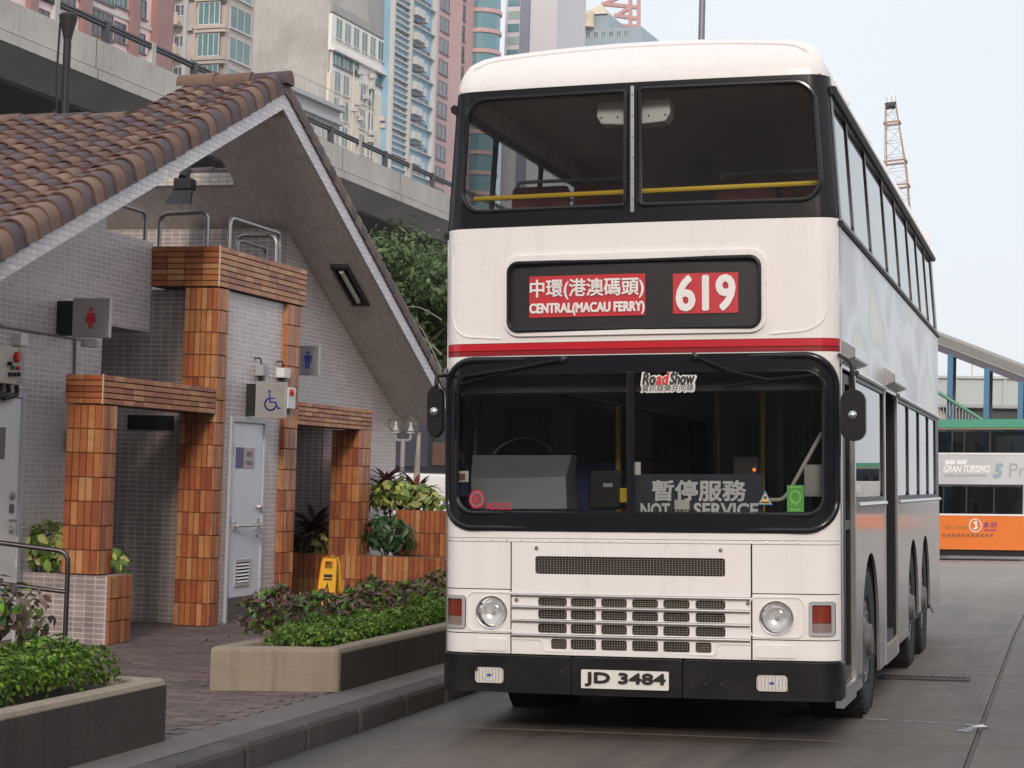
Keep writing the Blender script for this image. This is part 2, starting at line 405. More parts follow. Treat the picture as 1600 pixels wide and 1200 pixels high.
# ================================================================ ground
def road_material():
    m,n,l,b=nodes_of('stained_road')
    pos=n.new('ShaderNodeNewGeometry').outputs['Position']
    c=mixc(n,l,noise(n,l,pos,.35,6,.6),(.110,.089,.076),(.225,.188,.163))
    c=mixc(n,l,math_(n,l,'MULTIPLY',noise(n,l,pos,38,4,.7),.55),c,(.07,.065,.06),'MULTIPLY')
    tr=noise(n,l,stretch(n,l,pos,(1.9,.10,1)),1.0,5,.65)                      # tyre tracks along the lane
    c=mixc(n,l,math_(n,l,'MULTIPLY',math_(n,l,'SUBTRACT',tr,.47,True),3.4,True),c,(.052,.048,.046))
    sp=noise(n,l,pos,1.7,7,.7); c=mixc(n,l,math_(n,l,'MULTIPLY',math_(n,l,'SUBTRACT',sp,.57,True),6,True),c,(.045,.041,.04))   # oil
    dr=n.new('ShaderNodeTexVoronoi'); dr.inputs['Scale'].default_value=2.3; l.new(pos,dr.inputs['Vector'])
    c=mixc(n,l,math_(n,l,'MULTIPLY',math_(n,l,'LESS_THAN',dr.outputs['Distance'],.055),.6),c,(.035,.033,.032))
    xyz=n.new('ShaderNodeSeparateXYZ'); l.new(pos,xyz.inputs[0])
    mr=n.new('ShaderNodeMapRange'); l.new(xyz.outputs[1],mr.inputs['Value']); mr.inputs['From Min'].default_value=11; mr.inputs['From Max'].default_value=34
    c=mixc(n,l,math_(n,l,'MULTIPLY',mr.outputs['Result'],.75),c,(.35,.305,.27))                     # far yard painted lighter, standing in for sunlight and grazing sky sheen
    gm=n.new('ShaderNodeMapRange'); l.new(math_(n,l,'ADD',xyz.outputs[0],math_(n,l,'MULTIPLY',noise(n,l,pos,1.2,5,.7),.5)),gm.inputs['Value']); gm.inputs['From Min'].default_value=-1.45; gm.inputs['From Max'].default_value=-1.05; gm.inputs['To Min'].default_value=.85; gm.inputs['To Max'].default_value=0
    c=mixc(n,l,gm.outputs['Result'],c,(.03,.027,.026))                                               # gutter dirt along the kerb
    rv=rand_value(n,l); hv=n.new('ShaderNodeHueSaturation'); l.new(math_(n,l,'ADD',.90,math_(n,l,'MULTIPLY',rv,.2)),hv.inputs['Value']); l.new(c,hv.inputs['Color'])
    l.new(hv.outputs[0],b.inputs['Base Color']); l.new(math_(n,l,'ADD',.42,math_(n,l,'MULTIPLY',noise(n,l,pos,2.5,6,.7),.35)),b.inputs['Roughness'])
    bp=n.new('ShaderNodeBump'); bp.inputs['Strength'].default_value=.4; bp.inputs['Distance'].default_value=.015; l.new(noise(n,l,pos,60,6,.7),bp.inputs['Height']); l.new(bp.outputs[0],b.inputs['Normal'])
    return m
concrete_road=road_material()
def road_sheet():
    xs = [-290,-60,-20,-4,-1.5,2,6,12,25,60,105]; ys = [-78,-20,-8,0,6,10,20,32,45,55,80,140,300,438]
    v = [(x, y, road_z(x, y)-.03) for y in ys for x in xs]; n = len(xs)
    f = [(j*n+i, j*n+i+1, (j+1)*n+i+1, (j+1)*n+i) for j in range(len(ys)-1) for i in range(n-1)]
    o = mesh_obj('road', v, f, concrete_road); tag(o, kind='structure'); return o
road = road_sheet()
sx = [(-1.765,2.0),(2.0,5.75),(5.75,9.5)]
for i,(x0,x1) in enumerate(sx):
    for k in range(-3,10):
        y0 = .35+4.65*k; y1 = y0+4.65; g = .016
        a,b,c,d = (x0+g,y0+g),(x1-g,y0+g),(x1-g,y1-g),(x0+g,y1-g)
        v = [(x,y,road_z(x,y)) for x,y in (a,b,c,d)] + [(x,y,road_z(x,y)-.03) for x,y in (a,b,c,d)]
        mesh_obj('road_slab', v, [(0,1,2,3),(0,4,5,1),(1,5,6,2),(2,6,7,3),(3,7,4,0)], concrete_road, road, bev=.006)

PZ = .09
pav = MB().box(-14,-1.95,-9,20,-.5,PZ-.007).build('pavement', strip_m); tag(pav, kind='structure')
MB().box(-2.24,-1.955,-8.9,13,PZ-.0065,PZ).build('edge_strip', strip_m, pav, bev=.004)
# brick pavers, the ones that show largest as single pieces
PW, PD = .225, .1125
pm = MB().box(-PW/2+.004,PW/2-.004,-PD/2+.004,PD/2-.004,-.03,0); 
pme = None; cand = []
for r_ in range(int(10.5/PD)):
    y = -3.6+PD*r_
    for c_ in range(int(4.2/PW)+1):
        x = -2.26-PW/2-PW*c_ - (PW/2 if r_%2 else 0)
        if y < -1.85 and x < -2.2: continue
        if -3.1 < x and y > .55+.4*(x+3.1) and x < -2.2: continue
        if x < -6.0: continue
        cand.append((x,y))
cand.sort(key=lambda p: (p[0]-CAM.x)**2+(p[1]-CAM.y)**2)
first = pm.build('paver', paver_m, pav)
for i,(x,y) in enumerate(cand[:300]):
    M = Matrix.Translation((x,y,PZ+random.uniform(-.0015,.001))) @ Matrix.Rotation(random.uniform(-.006,.006),4,'X') @ Matrix.Rotation(random.uniform(-.02,.02),4,'Z')
    if i == 0: first.matrix_basis = M
    else: dup(first, M=M)
far = MB()
for x,y in cand[300:]: far.box(x-PW/2+.004,x+PW/2-.004,y-PD/2+.004,y+PD/2-.004,PZ-.03,PZ+random.uniform(-.0015,.001))
if far.v: tag(far.build('paver_field', paver_m, pav), kind='stuff')
kerb = MB().box(-1.95,-1.79,-9,20,-.5,-.02).build('kerb', kerb_m); tag(kerb, kind='structure')
ks = MB().box(-1.95,-1.765,-.445,.445,-.12,PZ+.012).build('kerb_stone', kerb_m, kerb, bev=.035)
for k in range(-8,15):
    M = Matrix.Translation((random.uniform(-.006,.006), .42+.9*k, random.uniform(-.006,.004)))
    if k == -8: ks.matrix_basis = M
    else: dup(ks, M=M)
# channel strip beside the kerb, litter, grate
gr = MB()
for k in range(14): gr.box(-.33+k*.05,-.305+k*.05,-.12,.12,-.004,.004)
gr.box(-.36,.36,-.15,-.12,-.004,.005).box(-.36,.36,.12,.15,-.004,.005).box(-.36,-.33,-.12,.12,-.004,.005).box(.34,.36,-.12,.12,-.004,.005)
g = gr.build('drain_grate', mat('cast_iron',(.035,.033,.033),.6,metal=.4,var=.3,vs=12))
g.matrix_basis = Matrix.Translation((1.42,4.55,road_z(1.42,4.55)+.006)) @ Matrix.Rotation(-LEAN,4,'Y')
tag(g,'cast iron slotted drain grate set in the road beside the bus wheel','drain grate')
lm = MB().add([(-.05,-.03,.003),(.05,-.025,.015),(.06,.03,.005),(.01,.04,.02),(-.05,.03,.004)], [(0,1,3),(1,2,3),(0,3,4)])
o = lm.build('paper_scrap', mat('scrap_paper',(.7,.7,.7),.8)); o.location = (2.0,1.26,road_z(2,1.26)+.003)
tag(o,'crumpled white paper scrap lying on a joint of the road','litter')
chalk = MB()
for a,b,wd_ in (((1.25,1.55),(1.98,1.40),.035),((1.98,1.40),(1.9,1.02),.06)):
    a=Vector(a+(0,)); b=Vector(b+(0,)); t=(b-a).normalized(); nn=Vector((-t.y,t.x,0))*wd_
    N=9
    for i in range(N):
        p=a.lerp(b,i/N); q=a.lerp(b,(i+.8)/N); jit=random.uniform(.25,1)
        chalk.quad(*[(z.x,z.y,road_z(z.x,z.y)+.004) for z in (p-nn*jit,q-nn*jit*.7,q+nn*jit*.7,p+nn*jit)])
tag(chalk.build('chalk_mark', mat('chalk',(.33,.35,.4),.9,var=.5,vs=30)),'smeared pale chalk mark on the road beside the paper scrap','road mark')

# ================================================================ the tiled public toilet
BX = thing('toilet_building','public toilet with tiled gable roof and orange tile door portals beside the bus','building',(-6.2,6.2,PZ))
AY, AZ, S1, S2 = 6.24, 5.35, .43, .494
VX = -5.04                                  # verge (gable) plane
zt = lambda y: AZ-S1*(AY-y) if y < AY else AZ-S2*(y-AY)
D1, D2 = .18, .22
zs = lambda y: zt(y)-(D1 if y < AY else D2)
# walls
def yz(pts, x0, x1, name, m, parent=BX): return MB().prism([(x0,y,z) for y,z in pts],(x1-x0,0,0)).build(name,m,parent)
yz([(-3,PZ),(4.25,PZ),(4.25,zs(4.25)),(-1.5,zs(-1.5)),(-3,zs(-1.5))],-5.9,-6.1,'wall',[wall_x])
MB().box(-6.35,-5.9,4.25,5.198,2.84,3.7).build('lintel',wall_x,BX)
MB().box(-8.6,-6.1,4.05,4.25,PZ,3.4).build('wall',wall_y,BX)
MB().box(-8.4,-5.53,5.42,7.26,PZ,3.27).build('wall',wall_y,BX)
MB().box(-5.53,-5.25,5.44,6.92,PZ,3.27).build('wall',wall_x,BX)
yz([(8.152,2.25),(9.95,2.25),(9.95,PZ),(12.0,PZ),(12.0,zs(12.0)),(8.152,zs(8.152))],-5.75,-5.95,'wall',wall_x)
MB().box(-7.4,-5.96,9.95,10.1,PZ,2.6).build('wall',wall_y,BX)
MB().box(-6.5,-6.3,7.27,9.94,PZ,2.6).build('wall',wall_x,BX)
MB().box(-8.4,-5.75,7.27,7.94,2.25,3.27).build('lintel',wall_x,BX)
MB().box(-6.29,-5.97,7.95,9.94,2.45,2.5).build('recess_ceiling',soffit_m,BX)
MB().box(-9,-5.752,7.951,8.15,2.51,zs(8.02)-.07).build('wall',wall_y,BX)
MB().box(-9.4,-8.4,4.25,8.0,PZ,3.2).build('wall',wall_x,BX)
# dark openings high in the recess wall
MB().box(-6.5,-5.98,5.405,5.418,2.24,2.34).build('vent_slot',dark_hole,BX)
MB().box(-6.2,-5.72,5.405,5.418,1.92,2.06).build('vent_slot',dark_hole,BX)
# roof slabs, soffits, fascias
IX, JX = -6.12, -6.03
def slab(pl, zf, off, th, name, m):
    return MB().prism([(x,y,zf(y)-off) for x,y in pl],(0,0,-th)).build(name,m,BX)
near = [(VX-.02,-.4),(VX-.02,AY-.002),(IX,AY-.002),(IX,4.95),(-9.6,4.95),(-9.6,-.4)]
farp = [(VX-.02,AY+.002),(VX-.02,12.3),(-9.6,12.3),(-9.6,7.64),(JX,7.64),(JX,AY+.002)]
roof_near = slab(near,lambda y: AZ-S1*(AY-y),-.02,.07,'roof',roof_under)
roof_far = slab(farp,lambda y: AZ-S2*(y-AY),-.02,.07,'roof',roof_under)
slab([(VX-.033,-.35),(VX-.033,AY-.2),(IX+.05,AY-.2),(IX+.05,4.9),(-9.5,4.9),(-9.5,-.35)],lambda y: AZ-S1*(AY-y),.053,D1-.06,'soffit',soffit_m)
slab([(VX-.033,AY+.1),(VX-.033,12.2),(-9.5,12.2),(-9.5,7.408),(JX-.0,7.408),(JX-.0,AY+.1)],lambda y: AZ-S2*(y-AY),.095,D2-.10,'soffit',soffit_m)
MB().prism([(VX,y,z) for y,z in ((-.4,zt(-.4)),(AY,AZ),(AY-.02,AZ-D1-.02),(-.4,zt(-.4)-D1))],(-.03,0,0)).build('fascia',fascia_x,BX)
MB().prism([(VX,y,z) for y,z in ((AY+.001,AZ),(12.3,zt(12.3)),(12.3,zt(12.3)-D2),(AY-.019,AZ-D1-.02))],(-.03,0,0)).build('fascia',fascia_x,BX)
MB().box(-9.6,JX,7.30,7.405,zt(7.41)-.205,zt(7.41)-.075).build('fascia',fascia_y,BX)
MB().box(-9.6,-6.3,4.955,5.05,zt(4.95)-.2,zt(4.95)+.03).build('fascia',fascia_y,BX)
# barrel roof tiles
def barrel(name, r0, r1, L, m, lip=.016, n=8, skirt=0, a0=0, a1=180):
    """half-round tile along +Y (downhill end at y=0), thick dark front lip"""
    v=[];f=[];mi=[]
    ang=[R(a0+(a1-a0)*i/n) for i in range(n+1)]
    for (y,rr) in ((0,r0),(L,r1)):
        for a in ang: v.append((rr*math.cos(a), y, rr*math.sin(a)))
    for a in ang: v.append(((r0-lip)*math.cos(a),-.002,(r0-lip)*math.sin(a)))
    for a in ang: v.append(((r0-lip)*math.cos(a),L*.3,(r0-lip)*math.sin(a)))
    k=n+1
    for i in range(n):
        f.append((i,i+1,k+i+1,k+i)); mi.append(0)
        f.append((2*k+i,2*k+i+1,i+1,i)); mi.append(1)
        f.append((3*k+i,3*k+i+1,2*k+i+1,2*k+i)); mi.append(1)
    if skirt:
        b=len(v); v+=[(r0,0,-skirt),(r1,L,-skirt),(r0-lip,-.002,-skirt)]
        f+=[(0,k,b+1,b),(2*k,0,b,b+2)]; mi+=[0,1]
    me=bpy.data.meshes.new(name); me.from_pydata(v,[],f); me.materials.append(m); me.materials.append(tile_edge)
    me.polygons.foreach_set('material_index',mi); me.polygons.foreach_set('use_smooth',[True]*len(f)); me.set_sharp_from_angle(angle=R(50))
    me.update(); return me
CO, SP = .19, .2
sl1 = math.hypot(1,S1)
bt = {q: barrel('roof_tile',.098,.088,CO*1.25,mm,lip=.014) for q,mm in ((0,tile_brown),(1,tile_purple))}
vt = {q: barrel('verge_tile',.125,.113,CO*1.25,mm,skirt=.085,a0=0,a1=170) for q,mm in ((0,tile_brown),(1,tile_purple))}
def place(me, name, parent, M):
    o=bpy.data.objects.new(name,me); COL.objects.link(o); attach(o,parent); o.matrix_basis=M; return o
tiles=[]
t1=math.atan(S1)
for c_ in range(14):
    x=VX-.10-SP*c_-(.03 if c_ else 0)
    topy = AY-.06 if x > IX else 4.95-.03
    k=0
    while True:
        yb = topy-(k+1)*CO/sl1*1.0; k+=1
        if yb < .0: break
        q=(k+c_)%2 if random.random()<(.8 if c_ else .97) else random.randint(0,1)
        tiles.append((x,yb,c_,q))
tiles.sort(key=lambda t: (Vector((t[0],t[1],4))-CAM).length)
class Joined:
    '''tiles past the limit, kept as one mesh'''
    def __init__(s): s.mb=MB()
    def add(s,me,M,q):
        k=len(s.mb.f); s.mb.add([M@v.co for v in me.vertices],[tuple(p.vertices) for p in me.polygons])
        s.mb.mi[k:]=[2 if p.material_index else q for p in me.polygons]
    def build(s,parent):
        if s.mb.v: tag(s.mb.build('roof_tiling',[tile_brown,tile_purple,tile_edge],parent,smooth=True,sharp=50),kind='stuff')
jn=Joined()
for i,(x,yb,c_,q) in enumerate(tiles):
    z=zt(yb)+.03
    M=Matrix.Translation((x+random.uniform(-.004,.004),yb+random.uniform(-.005,.005),z+(.035 if c_==0 else .0)+random.uniform(-.003,.003)))@Matrix.Rotation(t1-.07+random.uniform(-.018,.018),4,'X')@Matrix.Rotation(random.uniform(-.025,.025),4,'Z')
    me=vt[q] if c_==0 else bt[q]
    if i<235: place(me,'roof_tile',roof_near,M)
    else: jn.add(me,M,q)
jn.build(roof_near); jn=Joined()
# pan tiles show as a course of flat orange ends under the ridges; verge and slope of the far side
t2=math.atan(S2); sl2=math.hypot(1,S2)
vt2 = {q: barrel('verge_tile',.12,.135,CO*1.18,mm,skirt=.075,a0=0,a1=170) for q,mm in ((0,tile_brown),(1,tile_purple))}
for c_ in range(3):
    for k in range(34):
        ya=AY+.06+k*CO/sl2; yb=ya+CO/sl2
        if yb>12.4: break
        q=(k+c_)%2; x=VX-.10-SP*c_-(.03 if c_ else 0)
        M=Matrix.Translation((x,yb,zt(yb)+.03+(.035 if c_==0 else 0)))@Matrix.Rotation(math.pi,4,'Z')@Matrix.Rotation(t2-.07,4,'X')
        me=bt[q]
        if c_==0:
            M=M@Matrix.Scale(-1,4,(1,0,0)); me=vt[q]
        if c_==0: place(me,'roof_tile',roof_far,M)
        else: jn.add(me,M,q)
jn.build(roof_far)
def ridge(x0,x1,y,z,parent,r=.125,pitch=.36):
    me={q: barrel('ridge_tile',r,r*.9,pitch*1.12,mm,n=12,lip=.02,a0=-20,a1=200) for q,mm in ((0,tile_brown),(1,tile_purple))}
    n=max(1,round((x1-x0)/pitch)); p=(x1-x0)/n
    for k in range(n):
        M=Matrix.Translation((x0+p*(k+1),y,z+random.uniform(-.006,.006)))@Matrix.Rotation(R(90),4,'Z')@Matrix.Rotation(-.02,4,'X')
        place(me[1 if random.random()<.45 else 0],'ridge_tile',parent,M)
    cap=MB().prism([(x1-.004,y+r*.98*math.cos(R(a)),z+r*.98*math.sin(R(a))) for a in range(-20,201,20)],(.012,0,0))
    cap.build('ridge_end',tile_brown,parent)
ridge(IX-.05,VX+.05,AY,AZ+.085,roof_near,r=.105)
ridge(-9.4,IX+.0,4.97,zt(4.95)+.05,roof_near,r=.075)
ridge(-9.0,JX+.02,7.42,zt(7.41)-.06,roof_far,r=.065,pitch=.3)
# columns and beams faced with orange tiles
_tm={}
def tile_mesh(w_,h_,th=.012):
    k=(round(w_,3),round(h_,3))
    if k not in _tm:
        b=.004; v=[(-w_/2,-h_/2,0),(w_/2,-h_/2,0),(w_/2,h_/2,0),(-w_/2,h_/2,0)]+[(sx_*(w_/2-b),sy_*(h_/2-b),th) for sx_,sy_ in ((-1,-1),(1,-1),(1,1),(-1,1))]
        me=bpy.data.meshes.new('facing_tile'); me.from_pydata(v,[],[(4,5,6,7),(0,1,5,4),(1,2,6,5),(2,3,7,6),(3,0,4,7)]); me.materials.append(orange_m); _tm[k]=me
    return _tm[k]
def tile_face(part, o, u, v, Wd, Ht, tw, th, single, acc=None, gap=.005, stagger=0):
    o=Vector(o);u=Vector(u).normalized();v=Vector(v).normalized();n=u.cross(v)
    nu=max(1,round(Wd/tw)); nv=max(1,round(Ht/th)); a=Wd/nu; b=Ht/nv
    for j in range(nv):
        for i in range(nu):
            c=o+u*(a*(i+.5))+v*(b*(j+.5))+n*random.uniform(-.001,.0015)
            ru=Matrix.Rotation(random.uniform(-.006,.006),4,'Z')@Matrix.Rotation(random.uniform(-.008,.008),4,'X')
            M=Matrix(((u.x,v.x,n.x,c.x),(u.y,v.y,n.y,c.y),(u.z,v.z,n.z,c.z),(0,0,0,1)))@ru
            me=tile_mesh(a-gap,b-gap)
            if single: place(me,'facing_tile',part,M)
            else:
                vv=[M@q.co for q in me.vertices]; acc.add(vv,[tuple(p.vertices) for p in me.polygons])
def clad(name, x0,x1,y0,y1,z0,z1, tw, th, single, faces='xy', parent=BX):
    """block between the given limits; faces: x = towards the road, y = towards the camera side, b = far side, t = underside"""
    e=.008
    core=MB().box(x0,x1-e,y0+e,y1-(e if 'b' in faces else 0),z0+e*.2,z1-e*.2).build(name,grout_m,parent)
    acc=MB()
    if 'x' in faces: tile_face(core,(x1-e,y0+.004,z0),(0,1,0),(0,0,1),y1-y0-.008,z1-z0,tw,th,single,acc)
    if 'y' in faces: tile_face(core,(x0,y0+e,z0),(1,0,0),(0,0,1),x1-x0-.004,z1-z0,tw,th,single,acc)
    if 'b' in faces: tile_face(core,(x1-.004,y1-e,z0),(-1,0,0),(0,0,1),x1-x0-.004,z1-z0,tw,th,single,acc)
    if acc.v: tag(acc.build('tile_facing',orange_m,core),kind='stuff')
    return core
FX=-5.2
clad('column',-5.53,FX,2.97,3.23,.665,2.075,.062,.212,True)
clad('beam',-5.55,FX+.004,2.955,5.195,2.08,2.325,.19,.049,True)
clad('column',-5.55,FX,5.20,5.435,PZ,3.272,.062,.212,True)
clad('beam',-5.92,FX+.006,5.19,7.38,3.28,3.665,.19,.055,False)
clad('column',-5.5,FX,6.92,7.27,PZ,3.272,.062,.212,False,'xyb')
clad('beam',-5.5,FX+.004,7.275,9.56,2.045,2.285,.19,.048,False)
clad('column',-5.53,FX,9.14,9.54,.62,2.04,.062,.212,False)
MB().box(FX-.002,FX+.010,5.176,5.189,3.28,3.67).box(FX-.002,FX+.008,2.943,2.954,2.08,2.33).build('corner_bead',mat('pale_bead',(.6,.5,.4),.6),BX)
# doors
def door(y0,y1,x,z1,m,name='door'):
    d=MB().box(x-.01,x+.02,y0,y1,PZ+.02,z1).build(name,m,BX,bev=.003)
    fr=MB(); t=.05
    fr.box(x-.01,x+.035,y0-t,y0-.004,PZ,z1+t).box(x-.01,x+.035,y1+.004,y1+t,PZ,z1+t).box(x-.01,x+.035,y0-.004,y1+.004,z1+.004,z1+t)
    fr.build('door_frame',mat('door_frame_grey',(.5,.52,.56),.45,var=.12,vs=4),d,bev=.003); return d
dr=door(5.70,6.46,-5.255,2.02,door_blue)
DX=-5.235
MB().box(DX,DX+.006,5.705,6.455,PZ+.03,.33).build('kick_plate',kick_m,dr)
vt_=MB().box(DX,DX+.012,5.86,6.22,.43,.46).box(DX,DX+.012,5.86,6.22,.66,.69).box(DX,DX+.012,5.86,5.885,.46,.66).box(DX,DX+.012,6.195,6.22,.46,.66)
vt_.build('vent_frame',mat('vent_aluminium',(.55,.56,.58),.4,metal=.6),dr)
lv=MB().box(DX+.0005,DX+.002,5.885,6.195,.46,.66).build('vent_backing',dark_hole,dr)
for k in range(6):
    z=.468+k*.033
    MB().add([(DX+.002,5.885,z+.016),(DX+.014,5.885,z),(DX+.014,6.195,z),(DX+.002,6.195,z+.016)],[(0,1,2,3)]).build('vent_slat',white_plastic,dr)
pb=MB().tube(bend([(DX,5.80,1.02),(DX+.06,5.80,1.02),(DX+.06,6.36,1.02),(DX,6.36,1.02)],.03),.014)
pb.box(DX,DX+.02,5.77,5.83,.98,1.06).box(DX,DX+.02,6.33,6.39,.97,1.08); pb.build('pull_bar',steel,dr,smooth=True)
MB().lathe([(.028,0),(.028,.03),(.015,.05),(.0,.052)],(DX,6.37,1.2),'X',14).build('lock_knob',steel,dr,smooth=True)
MB().tube(bend([(DX,6.38,.92),(DX+.05,6.38,.92),(DX+.05,6.30,.9)],.02),.009).lathe([(.022,0),(.022,.01),(0,.012)],(DX,6.38,.92),'X',12).build('door_handle',steel,dr,smooth=True)
for z in (.32,1.05,1.75): MB().box(DX,DX+.012,5.694,5.712,z-.06,z+.06).build('hinge',black_m,dr)
sp_=MB().box(DX,DX+.005,5.80,5.98,1.58,1.78).build('sign_plate',mat('purple_plate',(.06,.035,.16),.4),dr)
MB().box(DX,DX+.005,5.981,6.25,1.58,1.78).build('sign_plate',mat('grey_beige_plate',(.40,.33,.31),.4,metal=.3),dr)
fD=lambda a,b: (DX+.0065,a,b)
text('廁所','lettering',(6.05,6.19,1.69,1.75),fD,black_m,dr); text('TOILET','lettering',(6.03,6.21,1.61,1.65),fD,black_m,dr,.01)
dw=door(1.95,2.84,-5.905,2.11,door_white)
WX=-5.885
MB().box(WX,WX+.004,2.38,2.60,1.60,1.86).build('notice_plate',mat('notice_grey',(.2,.19,.2),.5),dw)
for z,rr in ((1.30,.035),(1.02,.03)): MB().lathe([(rr,0),(rr,.012),(rr*.6,.02),(rr*.55,.03),(0,.032)],(WX,2.74,z),'X',16).build('lock_knob',steel,dw,smooth=True)
MB().box(WX,WX+.012,2.71,2.77,1.16,1.23).build('lock_plate',kick_m,dw)
MB().tube(bend([(WX,2.75,1.10),(WX+.06,2.75,1.10),(WX+.06,2.6,1.10)],.03),.011).build('door_handle',steel,dw,smooth=True)
# conduits on the street wall
cdm=mat('conduit_grey',(.33,.31,.33),.5,var=.15,vs=5)
XW=-5.9
p=[W(0,508,X=XW+.015),W(70,520,X=XW+.015),W(128,530,X=XW+.015)]
MB().tube(p,.012).build('conduit',cdm,BX,smooth=True)
q0=W(118,530,X=XW+.015); q1=W(116,668,X=XW+.015); MB().tube([q0,q1],.013).build('conduit',cdm,BX,smooth=True)
b=W(116,690,X=XW+.03); MB().box(XW,XW+.06,b.y-.06,b.y+.06,b.z-.08,b.z+.09).build('junction_box',cdm,BX,bev=.006)
# ================================================================ signs and fittings on the toilet building
def ribbon(mb, pts, wd_, fmap, closed=False):
    """flat stroke of width wd_ along 2-D points"""
    P=[Vector((a,b)) for a,b in pts]; n=len(P)
    for i in range(n if closed else n-1):
        a,b=P[i],P[(i+1)%n]; t=(b-a)
        if t.length<1e-6: continue
        t.normalize(); nn=Vector((-t.y,t.x))*wd_/2; e=t*wd_*.25
        mb.quad(*[fmap(*q) for q in (a-e-nn,b+e-nn,b+e+nn,a-e+nn)])
def disc(mb,c,r,fmap,n=16):
    mb.add([fmap(c[0]+r*math.cos(2*math.pi*i/n),c[1]+r*math.sin(2*math.pi*i/n)) for i in range(n)],[tuple(range(n))])
def poly(mb,pts,fmap): 
    v=[Vector((a,b,0)) for a,b in pts]
    t=tessellate_polygon([v]); mb.add([fmap(a,b) for a,b in pts],[tuple(q) if (v[q[1]]-v[q[0]]).cross(v[q[2]]-v[q[0]]).z>0 else (q[0],q[2],q[1]) for q in t])
def woman(mb,f):
    disc(mb,(0,.86),.1,f); poly(mb,[(-.17,.70),(.17,.70),(.2,.62),(.26,.33),(.2,.32),(.14,.55),(.22,.25),(.1,.25),(.1,0),(.02,0),(.02,.25),(-.02,.25),(-.02,0),(-.1,0),(-.1,.25),(-.22,.25),(-.14,.55),(-.2,.32),(-.26,.33),(-.2,.62)],f)
def man(mb,f):
    disc(mb,(0,.88),.095,f); poly(mb,[(-.2,.75),(.2,.75),(.25,.68),(.25,.38),(.18,.38),(.17,.64),(.14,.64),(.14,0),(.02,0),(.02,.38),(-.02,.38),(-.02,0),(-.14,0),(-.14,.64),(-.17,.64),(-.18,.38),(-.25,.38),(-.25,.68)],f)
def chair(mb,f):
    w_=.085
    ribbon(mb,[(.02+.30*math.cos(R(a)),.30+.30*math.sin(R(a))) for a in range(110,361,12)],w_,f)
    ribbon(mb,[(-.05,.80),(-.02,.40),(.30,.40),(.42,.10),(.55,.12)],w_,f); ribbon(mb,[(-.03,.6),(.24,.6)],w_*.8,f); disc(mb,(-.06,.93),.08,f)
def box_sign(name,label,px0,py0,px1,py1,Y,symbol,pm,sh,wallx):
    a=W(px0,py1,Y=Y); b=W(px1,py0,Y=Y); x0,x1,z0,z1=a.x,b.x,a.z,b.z
    t=thing(name,label,'sign',((x0+x1)/2,Y,z0))
    MB().box(x0,x1,Y,Y+.05,z0,z1).build('plate',steel,t,bev=.004)
    MB().box(min(x0-.02,wallx-.04),x0+.06,Y+.051,Y+.13,z0+.02,z1-.02).build('bracket',black_m,t)
    h=(z1-z0)*sh; cx=(x0+x1)/2; cz=z0+(z1-z0)*.22
    m=MB(); symbol(m,lambda u,v: Vector((cx+u*h,Y-.002,cz+v*h))); m.build('pictogram',pm,t); return t,(x0,x1,z0,z1)
ts,bb=box_sign('toilet_sign','square steel sign with a red woman pictogram on the street wall',112,466,172,527,3.35,woman,red_print,.58,-5.9)
MB().lathe([(.075,0),(.075,.05),(.05,.07),(0,.075)],((bb[0]+bb[1])/2-.03,3.40,bb[2]-.08),'Z',18).build('lamp_bowl',grey_paint,ts,smooth=True)
box_sign('toilet_sign','square steel sign with a blue wheelchair pictogram above the pale blue door',398,597,447,653,5.98,chair,blue_print,.55,-5.25)
box_sign('toilet_sign','steel sign with a blue man pictogram half hidden behind the tile column',463,540,499,586,8.3,man,blue_print,.6,-5.75)
# control cabinet on the near wall
c0=W(-4,598,X=-5.78); c1=W(40,545,X=-5.78)
t=thing('control_cabinet','beige control cabinet with a red push button above the white door','control cabinet',(-5.85,c1.y,c0.z))
MB().box(-5.9,-5.76,c0.y-.1,c1.y-.15,c0.z,c1.z).build('cabinet',beige_plastic,t,bev=.006)
MB().box(-5.9,-5.80,c1.y-.148,c1.y+.02,c0.z+.02,c1.z-.03).build('side_box',grey_paint,t,bev=.005)
def knob(px,py,r,m,nm):
    p=W(px,py,X=-5.76); MB().lathe([(r,0),(r,.02),(r*.8,.035),(0,.037)],(-5.76,p.y,p.z),'X',14).build(nm,m,t,smooth=True)
knob(25,558,.045,red_plastic,'push_button'); knob(13,568,.018,black_m,'switch'); knob(18,574,.017,green_plastic,'push_button'); knob(25,575,.017,red_plastic,'push_button')
for px in (14,20,26): knob(px,585,.018,black_m,'switch')
p=W(42,531,X=-5.8); MB().box(-5.9,-5.82,p.y-.06,p.y+.06,p.z-.05,p.z+.05).build('alarm_lamp',white_plastic,t,bev=.006)
for k in range(3):
    q=W(3+k*13,602,X=-5.82); MB().tube(bend([(-5.84,q.y,c0.z),(-5.84,q.y+.02,c0.z-.08),(-5.84,q.y-.2,c0.z-.12)],.06),.02).build('cable',black_m,t,smooth=True)
